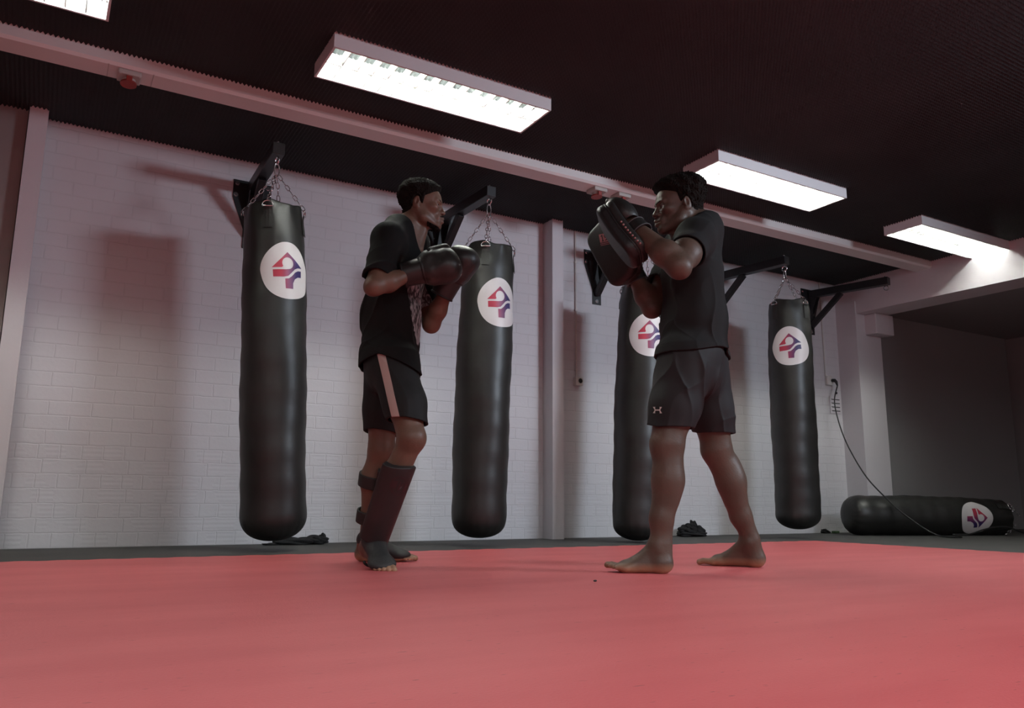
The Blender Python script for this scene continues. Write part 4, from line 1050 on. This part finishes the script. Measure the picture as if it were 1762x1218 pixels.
def shirt_print_material(belly, chest):
    m = mat('cotton_black_print', (0.0045, 0.0044, 0.0044), 0.92, bump=0.06, bscale=500, spec=0.25)
    nt = m.node_tree; N, L = nt.nodes, nt.links; b = N['Principled BSDF']
    tc = N.new('ShaderNodeTexCoord'); s = N.new('ShaderNodeSeparateXYZ'); L.new(tc.outputs['Object'], s.inputs[0])
    def math_(op, a, b_=None, c=None):
        n = N.new('ShaderNodeMath'); n.operation = op
        for i, v in enumerate((a, b_, c)):
            if v is None: continue
            if isinstance(v, (int, float)): n.inputs[i].default_value = v
            else: L.new(v, n.inputs[i])
        return n.outputs[0]
    nz = N.new('ShaderNodeTexNoise'); nz.inputs['Scale'].default_value = 12; nz.inputs['Detail'].default_value = 4; L.new(tc.outputs['Object'], nz.inputs['Vector'])
    wob = math_('MULTIPLY_ADD', nz.outputs['Fac'], 0.10, -0.05)
    zc = (belly[2]*0.45+chest[2]*0.55)
    # edge of the printed area: a slanted line, wider in the middle, narrowing to the hem
    az = math_('ABSOLUTE', math_('SUBTRACT', s.outputs['Z'], zc-0.02))
    lim = math_('ADD', math_('MULTIPLY', az, 0.34), chest[0]*0.4+belly[0]*0.6+0.046)
    inx = math_('GREATER_THAN', math_('ADD', s.outputs['X'], wob), lim)
    inz1 = math_('GREATER_THAN', s.outputs['Z'], belly[2]-0.115); inz2 = math_('LESS_THAN', s.outputs['Z'], chest[2]-0.03)
    iny = math_('LESS_THAN', math_('ABSOLUTE', math_('SUBTRACT', s.outputs['Y'], belly[1]-0.03)), 0.10)
    mask = math_('MULTIPLY', math_('MULTIPLY', inx, iny), math_('MULTIPLY', inz1, inz2))
    cn = N.new('ShaderNodeTexNoise'); cn.inputs['Scale'].default_value = 26; cn.inputs['Detail'].default_value = 6; cn.inputs['Distortion'].default_value = 1.6
    mpn = N.new('ShaderNodeMapping'); mpn.inputs['Scale'].default_value = (1.6, 1.6, 0.8); L.new(tc.outputs['Object'], mpn.inputs[0]); L.new(mpn.outputs[0], cn.inputs['Vector'])
    line = math_('MULTIPLY_ADD', math_('SUBTRACT', cn.outputs['Fac'], 0.5), 3.2, 0.10)
    tone = math_('MULTIPLY', nz.outputs['Fac'], 0.5)
    low = math_('MULTIPLY_ADD', math_('SUBTRACT', belly[2]+0.12, s.outputs['Z']), 2.2, 0.0)
    fac = math_('ADD', math_('ADD', line, tone), math_('MAXIMUM', low, 0.0))
    r = N.new('ShaderNodeValToRGB'); e = r.color_ramp.elements; e[0].position = 0.15; e[0].color = (0.03, 0.03, 0.031, 1); e[1].position = 0.95; e[1].color = (0.36, 0.38, 0.39, 1)
    L.new(fac, r.inputs[0])
    mx = N.new('ShaderNodeMix'); mx.data_type = 'RGBA'; L.new(mask, mx.inputs[0]); mx.inputs[6].default_value = (0.0045, 0.0044, 0.0044, 1); L.new(r.outputs[0], mx.inputs[7])
    L.new(mx.outputs[2], b.inputs['Base Color']); return m
def stripe_material(a, b_, ymax):
    m = mat('shorts_black_stripe', (0.007, 0.0066, 0.0066), 0.7, bump=0.06, bscale=500, spec=0.3)
    nt = m.node_tree; N, L = nt.nodes, nt.links; b = N['Principled BSDF']
    tc = N.new('ShaderNodeTexCoord'); s = N.new('ShaderNodeSeparateXYZ'); L.new(tc.outputs['Object'], s.inputs[0])
    k = (b_[0]-a[0])/(b_[2]-a[2])
    def mth(op, x, y):
        n = N.new('ShaderNodeMath'); n.operation = op
        for i, v in enumerate((x, y)):
            if isinstance(v, (int, float)): n.inputs[i].default_value = v
            else: L.new(v, n.inputs[i])
        return n.outputs[0]
    c = mth('ADD', mth('MULTIPLY', mth('SUBTRACT', s.outputs['Z'], float(a[2])), float(k)), float(a[0]))
    inx = mth('LESS_THAN', mth('ABSOLUTE', mth('SUBTRACT', s.outputs['X'], c), 0.0), 0.0185)
    iny = mth('LESS_THAN', s.outputs['Y'], float(ymax))
    mx = N.new('ShaderNodeMix'); mx.data_type = 'RGBA'; L.new(mth('MULTIPLY', inx, iny), mx.inputs[0])
    mx.inputs[6].default_value = (0.007, 0.0066, 0.0066, 1); mx.inputs[7].default_value = (0.40, 0.30, 0.27, 1)
    L.new(mx.outputs[2], b.inputs['Base Color']); return m
man_gloves()
# =========================================================== man with the pads (right), facing left
def man_pads():
    base = V(*J(1215, 985, 3.53)); base[2] = 0.0
    P = person(base, 'man in plain dark t-shirt and shorts, barefoot, holding up two pads, facing left')
    sk = M['skin_b']
    hd = Head(J(1168, 359, 3.50), V(-0.99, -0.06, -0.10), V(-0.06, 0.0, 1), 1.0)
    shN, shF = J(1196, 412, 3.37), J(1172, 428, 3.72)
    elN, wrN = J(1168, 459, 3.14), J(1092, 391, 3.27)
    elF, wrF = J(1122, 530, 3.62), J(1090, 470, 3.66)
    hipN, hipF = J(1178, 615, 3.44), J(1206, 615, 3.63)
    knN, anN = J(1146, 768, 3.40), J(1135, 940, 3.40)
    knF, anF = J(1233, 775, 3.68), J(1291, 932, 3.74)
    neck0, chest, belly, pelvis = J(1203, 393, 3.55), J(1190, 470, 3.54), J(1190, 555, 3.53), J(1192, 612, 3.53)
    heelN, ballN = J(1143, 982, 3.385), J(1078, 985, 3.42); heelF, ballF = J(1304, 974, 3.74), J(1238, 973, 3.83)
    heelN[2] = ballN[2] = MAT_Z; heelF[2] = ballF[2] = MAT_Z
    hN, hF = J(1070, 369, 3.31), J(1076, 440, 3.66)
    allp = [hd(0, 0, 0.15), hd(0.13, 0, 0), hd(-0.12, 0, 0), hd(0, 0.1, 0), shN, shF, elN, wrN, elF, wrF, hN, hF, heelN, ballN, heelF, ballF, knN, J(1035, 966, 3.45), J(1200, 966, 3.9), J(1255, 600, 3.5)]
    lo, hi = bounds(allp, 0.11); lo[2] = -0.02
    F = Field(lo, hi, VOX); W = V(0, 1, 0)
    F.add(rc(chest, belly, 0.115, 0.112, (W, 1.35)), 0.04); F.add(rc(belly, pelvis, 0.112, 0.12, (W, 1.3)), 0.04)
    F.add(rc(shN, shF, 0.068), 0.05); F.add(rc(neck0, chest, 0.085, 0.105), 0.04)
    F.add(rc(hd(-0.026, 0, -0.035), neck0+V(-0.004, 0, -0.01), 0.058, 0.068), 0.03)
    F.add(rc(hd(0.030, 0, -0.085), J(1172, 425, 3.54), 0.026, 0.035), 0.035)
    for s_, sh in ((-1, shN), (1, shF)):
        F.add(rc(hd(-0.018, -s_*0.045, -0.03), neck0+V(-0.03, s_*0.04, -0.05), 0.018, 0.017), 0.02)
        F.add(rc(neck0+V(0.02, s_*0.045, 0.0), sh+V(0, 0, 0.025), 0.058, 0.052), 0.04)
    # legs
    mN = hipN*0.42+knN*0.58
    chain(F, [hipN, mN, knN+V(0.006, 0, 0.02)], [0.105, 0.088, 0.068], 0.04)
    F.add(ell(knN+V(-0.020, -0.004, 0.0), (0.040, 0.046, 0.052)), 0.03)
    cN = knN*0.66+anN*0.34
    chain(F, [knN+V(0.008, 0, 0), cN+V(0.016, 0, 0), knN*0.28+anN*0.72, anN+V(0.002, 0, 0.02)], [0.066, 0.062, 0.046, 0.040], 0.03)
    F.add(ell(cN+V(0.022, 0.0, 0.0), (0.046, 0.054, 0.12)), 0.04)
    F.add(rc(knN*0.25+anN*0.75+V(0.03, 0, 0), heelN+V(0.016, 0, 0.04), 0.014, 0.016), 0.02)
    mF = hipF*0.42+knF*0.58
    chain(F, [hipF, mF, knF+V(0.0, 0, 0.02)], [0.105, 0.088, 0.066], 0.04)
    F.add(ell(knF+V(-0.018, 0, 0.0), (0.038, 0.046, 0.052)), 0.03)
    cF = knF*0.66+anF*0.34
    chain(F, [knF, cF+V(0.012, 0, 0), knF*0.28+anF*0.72, anF+V(0.0, 0, 0.02)], [0.065, 0.061, 0.045, 0.039], 0.03)
    F.add(ell(cF+V(0.022, 0, 0.0), (0.044, 0.054, 0.12)), 0.04)
    F.add(rc(knF*0.25+anF*0.75+V(0.026, 0, 0), heelF+V(0.014, 0, 0.04), 0.014, 0.016), 0.02)
    core = F.copy()
    # near arm: shoulder, biceps and triceps, heavy forearm
    F.add(ell(shN+V(0.0, -0.02, -0.005), (0.068, 0.07, 0.068)), 0.03)
    mid = shN*0.45+elN*0.55
    chain(F, [shN, mid, elN], [0.064, 0.058, 0.047], 0.03)
    F.add(ell(mid+V(-0.012, 0, 0.016), (0.045, 0.06, 0.045)), 0.025)
    F.add(ell(elN+V(0.010, -0.006, -0.016), (0.030, 0.030, 0.028)), 0.02)
    m2 = elN*0.68+wrN*0.32
    F.add(rc(elN, m2, 0.049, 0.052), 0.02); F.add(rc(m2, wrN, 0.052, 0.032, None), 0.02)
    F.add(ell(elN*0.75+wrN*0.25+V(0, -0.01, 0.02), (0.045, 0.04, 0.04)), 0.03)
    fist(F, wrN, hN-wrN, V(-0.4, -0.6, 0.7), -1, 1.05)
    chain(F, [shF, shF*0.5+elF*0.5, elF], [0.062, 0.055, 0.045], 0.03)
    m3 = elF*0.65+wrF*0.35
    F.add(rc(elF, m3, 0.046, 0.050), 0.02); F.add(rc(m3, wrF, 0.050, 0.032), 0.02)
    fist(F, wrF, hF-wrF, V(-1, 0, 0), 1, 1.05)
    foot(F, heelN, ballN, anN, V(0, 1, 0), V(-0.95, 0.1, 0.26), 1.0)
    foot(F, heelF, ballF, anF, V(0, -1, 0), V(-0.80, 0.5, 0.02), 1.0)
    hd.build(F, 1.32)
    F.mesh('body', sk, P, base)
    hd.eyes(P, base, V(-1, 0.10, -0.03))
    line = [(-0.13, -0.012), (-0.09, -0.020), (-0.07, -0.030), (-0.045, -0.022), (-0.030, 0.004), (-0.012, 0.026), (0.0, 0.006), (0.012, 0.012), (0.022, 0.055), (0.050, 0.066), (0.072, 0.078), (0.090, 0.088), (0.12, 0.106)]
    hd.hair(P, base, F, M['hair'], line, lambda X, Y, Z: 0.004+0.032*np.clip((Z-0.03)/0.08, 0, 1)+0.014*np.clip(-X/0.08, 0, 1)*np.clip((Z+0.02)/0.06, 0, 1), 1.3)
    for y in (-1, 1):
        B = Field(*bounds([hd(0.05, y*0.005, 0.0), hd(0.12, y*0.06, 0.05)], 0.01), 0.0022)
        B.add(hd.r((0.1045, y*0.012, 0.0238), (0.0936, y*0.041, 0.0284), 0.0045, 0.0032), 0.002); B.mesh('eyebrow', M['hair'], P, base, 0)
    # shorts
    lo, hi = bounds([hipN, hipF, knN, knF, J(1120, 740, 3.4), J(1258, 745, 3.7)], 0.14)
    S = Field(lo, hi, VOX); W = V(0, 1, 0)
    S.add(rc(J(1192, 600, 3.53), J(1192, 640, 3.53), 0.130, 0.136, (W, 1.15)), 0.04)
    tN, tF = J(1150, 737, 3.41), J(1228, 742, 3.67)
    S.add(rc(hipN+V(0, 0, -0.04), tN+(tN-hipN)*0.3, 0.116, 0.087, (W, 1.06)), 0.05); S.add(rc(hipF+V(0, 0, -0.04), tF+(tF-hipF)*0.3, 0.114, 0.084, (W, 1.06)), 0.04)
    S.disp(folds(0.009, 5.2, 1.1)); S.over(core, 0.013, 0.02, -9, hipN[2]+0.05); outer_shorts = S.copy(); S.shell(0.009)
    x, y, z = S.grid(); hz = np.maximum(tN[2]-0.16*(x-tN[0])+(tF[2]-0.02-tN[2]+0.16*(tF[0]-tN[0]))/(tF[1]-tN[1])*(y-tN[1]), tF[2]-0.012); S.D = np.maximum(S.D, hz-z).astype(np.float32)
    S.keep(J(1192, 590, 3.45), DOWN)
    so = S.mesh('shorts', M['shorts_grey'], P, base)
    # t-shirt
    lo, hi = bounds([shN, shF, elN*0.5+shN*0.5, chest, J(1128, 620, 3.53), J(1262, 610, 3.53), J(1200, 365, 3.55)], 0.13)
    S = Field(lo, hi, VOX)
    S.add(rc(chest+V(0.002, 0, 0), belly, 0.132, 0.133, (W, 1.25)), 0.04); S.add(rc(belly, J(1192, 625, 3.53), 0.135, 0.156, (W, 1.2)), 0.05)
    S.add(rc(shN, shF, 0.080), 0.06); S.add(rc(neck0+V(0.012, 0, -0.03), chest, 0.098, 0.125), 0.04)
    for s_, sh in ((-1, shN), (1, shF)): S.add(rc(neck0+V(0.02, s_*0.045, 0.0), sh+V(0, 0, 0.02), 0.064, 0.066), 0.05)
    S.add(ell(shN+V(0.0, -0.02, -0.005), (0.083, 0.086, 0.084)), 0.03)
    for sh, el, q in ((shN, elN, 0.50), (shF, elF, 0.62)):
        d = unit(el-sh); e2 = sh+(el-sh)*q
        S.add(cut(rc(sh, e2+d*0.06, 0.082, 0.080), e2, -d), 0.03)
    S.disp(folds(0.013, 3.9, 1.0, chest[2]+0.06)); S.over(core, 0.012, 0.02, -9, chest[2]+0.02); S.over(outer_shorts, 0.010, 0.03); S.shell(0.009)
    for sh, el, hi_, q in ((shN, elN, 0.072, 0.5), (shF, elF, 0.068, 0.62)):
        d = unit(el-sh); S.sub(cut(rc(sh+d*0.10, el+d*0.02, hi_, hi_), sh+d*0.085, d), 0.004)
    hem = J(1192, 612, 3.53); x, y, z = S.grid()
    S.D = np.maximum(S.D, (hem[2]+0.012*np.sin(13*(x-hem[0])+7*(y-hem[1])+1)+0.05*(x-hem[0])-z)).astype(np.float32)
    S.sub(rc(hd(-0.026, 0, -0.03), neck0+V(-0.004, 0, 0.02), 0.066, 0.072), 0.006); S.sub(rc(neck0+V(-0.02, 0, 0.01), J(1176, 412, 3.54), 0.06, 0.048), 0.01)
    S.mesh('t_shirt', M['cotton_grey'], P, base)
    # small white emblem on the shorts
    bvh = BVHTree.FromPolygons([v.co for v in so.data.vertices], [p.vertices for p in so.data.polygons])
    a0, a1 = J(1131.5, 705.5, 3.0), J(1131.5, 705.5, 3.6); dv = Vector(a1-a0).normalized(); ex = Vector((1, 0, 0.0)); ex = (ex-dv*ex.dot(dv)).normalized(); ey = ex.cross(dv); ey = ey if ey.z > 0 else -ey
    o0 = Vector(a0-base)
    def fn(u, v):
        h = bvh.ray_cast(o0+ex*u+ey*v, dv); return h[0]+(h[1] if h[1].dot(dv) < 0 else -h[1])*0.0012 if h[0] else o0+dv*0.4
    top = [(-1.0, 0.95), (-0.82, 0.5), (-0.66, 0.12), (-0.50, -0.10), (0.50, -0.10), (0.66, 0.12), (0.82, 0.5), (1.0, 0.95), (0.48, 0.95), (0.52, 0.6), (0.42, 0.18), (-0.42, 0.18), (-0.52, 0.6), (-0.48, 0.95)]
    for q in (top, [(a, -b) for a, b in top][::-1]):
        bm, g_ = decal_mesh([(a*1.12, b*0.85) for a, b in q], 0.0165, fn, 0.004); obj('emblem', bm, M['logo_white'], so, True)
    return P, base, dict(wrN=wrN, elN=elN, hN=hN, wrF=wrF, elF=elF, hF=hF)
M['cotton_grey'] = mat('cotton_charcoal', (0.0105, 0.0105, 0.0107), 0.9, bump=0.06, bscale=500, spec=0.3)
_, pbase, pj = man_pads()

# ------------------------------------------------------------------ the two pads on his forearms
def pad(ctr, along, normal, half, label, glove_at=None, strap=None, printed=False):
    """along: long axis upwards; normal: out of the striking face"""
    al = unit(along); nr = unit(normal-al*(np.array(normal)@al)); wd = np.cross(al, nr)
    b = Vector((ctr[0]*CY+ctr[1]*SY, -ctr[0]*SY+ctr[1]*CY, ctr[2]))
    T = empty('focus_pad', b, -YAW, label, 'training pad', 'pads on the trainer\'s arms')
    hl, hw, ht = half
    lo, hi = bounds([ctr-al*hl, ctr+al*hl, ctr+wd*hw, ctr-wd*hw], 0.12)
    axes = [nr, al, wd]
    F = Field(lo, hi, 0.003); F.add(pad_form(ctr+nr*ht*0.45, (ht*0.62, hl, hw), axes, min(hl, hw)*0.62, 0.022, -0.55), 0); 
    F.mesh('striking_face', M['pad_face'], T, ctr)
    F = Field(lo, hi, 0.003); F.add(pad_form(ctr-nr*ht*0.45, (ht*0.50, hl*0.985, hw*0.985), axes, min(hl, hw)*0.62, 0.018, -0.55), 0)
    F.mesh('back_panel', M['leather'], T, ctr)
    # binding seam round the middle and lacing along the edge
    def edge_pt(s, off=0.0):       # s in 0..1 round a rounded rectangle in the pad's plane
        r = min(hw, hl)*0.62; w, l = hw-r, hl-r; per = [2*l, math.pi*r/2, 2*w, math.pi*r/2]*2; tot = sum(per[:4])*2
        d = s*tot; k = 0
        while d > per[k % 4] and k < 7: d -= per[k % 4]; k += 1
        cs = [(w, -l), (w, l), (w, l), (-w, l), (-w, l), (-w, -l), (-w, -l), (w, -l)]
        R = r+off
        if k == 0: p = (w+R, -l+d)
        elif k == 1: a = d/r; p = (w+R*math.cos(a), l+R*math.sin(a))
        elif k == 2: p = (w-d, l+R)
        elif k == 3: a = d/r+math.pi/2; p = (-w+R*math.cos(a), l+R*math.sin(a))
        elif k == 4: p = (-w-R, l-d)
        elif k == 5: a = d/r+math.pi; p = (-w+R*math.cos(a), -l+R*math.sin(a))
        elif k == 6: p = (-w+d, -l-R)
        else: a = d/r+1.5*math.pi; p = (w+R*math.cos(a), -l+R*math.sin(a))
        return p
    def P3(p, n): return Vector(wd*p[0]+al*p[1]+nr*(n-0.55*p[1]**2))
    bm = bmesh.new(); add_tube(bm, [P3(edge_pt(i/72, -0.006), ht*0.02) for i in range(72)], 0.0055, 8, closed=True); obj('binding', bm, M['cable'], T, True)
    return T, al, nr, wd, P3, edge_pt
M['pad_face'] = mat('pad_face', (0.0085, 0.0075, 0.0078), 0.5, bump=0.1, bscale=90)
def stud_row(T, P3, pts, n, name='lace'):
    for i, p in enumerate(pts):
        bm = bmesh.new(); c = P3(p, n); bmesh.ops.create_icosphere(bm, subdivisions=2, radius=0.0048, matrix=Matrix.Translation(c)); obj(name, bm, M['lace'], T, True)
# near pad (left forearm)
ctrN = V(*J(1068, 405, 3.30)); alN = V(*J(1032, 350, 3.34))-V(*J(1104, 446, 3.25))
TN, al, nr, wd, P3, ep = pad(ctrN, alN, V(-0.86, 0.10, -0.55), (0.148, 0.092, 0.043), 'near black pad strapped to the raised left forearm, above the other pad')
sgn = -1 if wd[1] > 0 else 1
stud_row(TN, P3, [(sgn*0.0955, -0.128+0.0165*i) for i in range(9)], -0.016)
# hand cover and wrist strap on the near pad
def hand_cover(T, ctr, w, h, nr, al):
    d = unit(h-w); up = unit(-nr-d*((-nr)@d)); sd = np.cross(d, up)
    lo, hi = bounds([w, h+d*0.06], 0.11); F = Field(lo, hi, 0.003)
    c = h+d*0.0
    F.add(ell(c+up*0.004-d*0.008, (0.084, 0.070, 0.054), [d, sd, up]), 0.02); F.add(ell(c+d*0.035-up*0.004, (0.050, 0.064, 0.044), [d, sd, up]), 0.02)
    for o in (-0.036, -0.012, 0.012, 0.036): F.add(rc(c+d*0.042+sd*o+up*0.016, c+d*0.072+sd*o-up*0.012, 0.015), 0.008)
    F.sub(ell(w+d*0.004, (0.055, 0.050, 0.040), [d, sd, up]), 0.006)
    g = F.mesh('hand_cover', M['leather'], T, ctr)
    bm = bmesh.new(); o = Vector(w+d*0.036-ctr)
    add_tube(bm, [o+Vector(sd*0.051*math.cos(a)+up*0.040*math.sin(a)+d*0.012*math.sin(a)) for a in np.linspace(-0.1, math.pi+0.1, 18)], 0.0045, 8); obj('trim', bm, M['edge'], g, True)
    lo, hi = bounds([w], 0.13); K = Field(lo, hi, 0.003); f = d
    K.add(cut(cut(rc(w-f*0.12, w+f*0.06, 0.056, 0.047), w-f*0.046, f), w+f*0.004, -f), 0.0); K.sub(rc(w-f*0.14, w+f*0.08, 0.046, 0.037), 0.003)
    k = K.mesh('wrist_strap', M['webbing'], T, ctr)
    for s_ in (-0.046, 0.004):
        bm = bmesh.new(); R = 0.0555-0.0005*(s_+0.046)/0.001*0.05; o = Vector(w+f*s_-ctr); X, Y = frame_of(Vector(f)); R = 0.0525 if s_ < 0 else 0.050
        add_tube(bm, [o+(X*math.cos(a)+Y*math.sin(a))*R for a in np.linspace(0, 2*math.pi, 33)[:-1]], 0.0030, 6, closed=True); obj('trim', bm, M['edge'], k, True)
    return g
hand_cover(TN, ctrN, pj['wrN'], pj['hN'], nr, al)
# far pad (right forearm), its striking face turned to the viewer with a small pink print
ctrF = V(*J(1056, 434, 3.60)); alF = V(*J(1032, 392, 3.62))-V(*J(1086, 488, 3.56))
TF, al2, nr2, wd2, P3f, epf = pad(ctrF, alF, V(-0.75, -0.62, -0.2), (0.158, 0.088, 0.045), 'far black pad on the right forearm, its face with a small pink print')
stud_row(TF, P3f, [epf(s_, 0.002) for s_ in np.linspace(0.36, 0.62, 9)] , 0.0)
hand_cover(TF, ctrF, pj['wrF'], pj['hF'], nr2, al2)
# pink badge: a block with the numerals cut out and two lines below
def pad_badge():
    fo = [c for c in TF.children if c.name.startswith('striking_face')][0]
    bvh = BVHTree.FromPolygons([v.co for v in fo.data.vertices], [p.vertices for p in fo.data.polygons])
    a0, a1 = J(1040, 410, 3.2), J(1040, 410, 3.6); dv = Vector(a1-a0).normalized(); o0 = Vector(a0-ctrF)
    ex = Vector((0.95, 0.0, 0.22)); ex = (ex-dv*ex.dot(dv)).normalized(); ey = dv.cross(ex)*-1; ey = ey if ey.z > 0 else -ey
    def fn(l):
        def f(u, v):
            h = bvh.ray_cast(o0+ex*u+ey*v, dv); return h[0]+(h[1] if h[1].dot(dv) < 0 else -h[1])*l if h[0] else o0+dv*0.4
        return f
    S = 0.022
    root, _ = decal_mesh([(-1.0, -0.75), (1.0, -0.75), (1.0, 1.0), (-1.0, 1.0)], S, fn(0.0012), 0.006); b = obj('badge', root, M['pink_print'], TF)
    one = [(-0.62, -0.6), (-0.12, -0.6), (-0.12, -0.42), (-0.26, -0.42), (-0.26, 0.8), (-0.40, 0.8), (-0.66, 0.62), (-0.66, 0.44), (-0.46, 0.5), (-0.46, -0.42), (-0.62, -0.42)]
    ang = np.linspace(0, 2*math.pi, 20)
    nine = [(0.36+0.34*math.cos(a), 0.40+0.38*math.sin(a)) for a in ang[:-1]]
    hole = [(0.36+0.16*math.cos(a), 0.42+0.20*math.sin(a)) for a in ang[:-1]]
    tail = [(0.70, 0.38), (0.52, 0.30), (0.40, -0.2), (0.10, -0.48), (0.16, -0.6), (0.50, -0.42), (0.68, 0.0)]
    for k, (q, mt, l) in enumerate(((one, M['pad_face'], 0.002), (nine, M['pad_face'], 0.002), (tail, M['pad_face'], 0.002), (hole, M['pink_print'], 0.0028))):
        bm, _ = decal_mesh(q, S, fn(l), 0.006); obj('numeral', bm, mt, b)
    for y0, y1, n in ((-1.12, -0.92, 7), (-1.40, -1.30, 1)):
        for i in range(n):
            w = 2.0/n; x0 = -1+i*w; bm, _ = decal_mesh([(x0, y0), (x0+w*(0.7 if n > 1 else 1), y0), (x0+w*(0.7 if n > 1 else 1), y1), (x0, y1)], S, fn(0.0012), 0.008); obj('lettering', bm, M['pink_print'], b)
pad_badge()
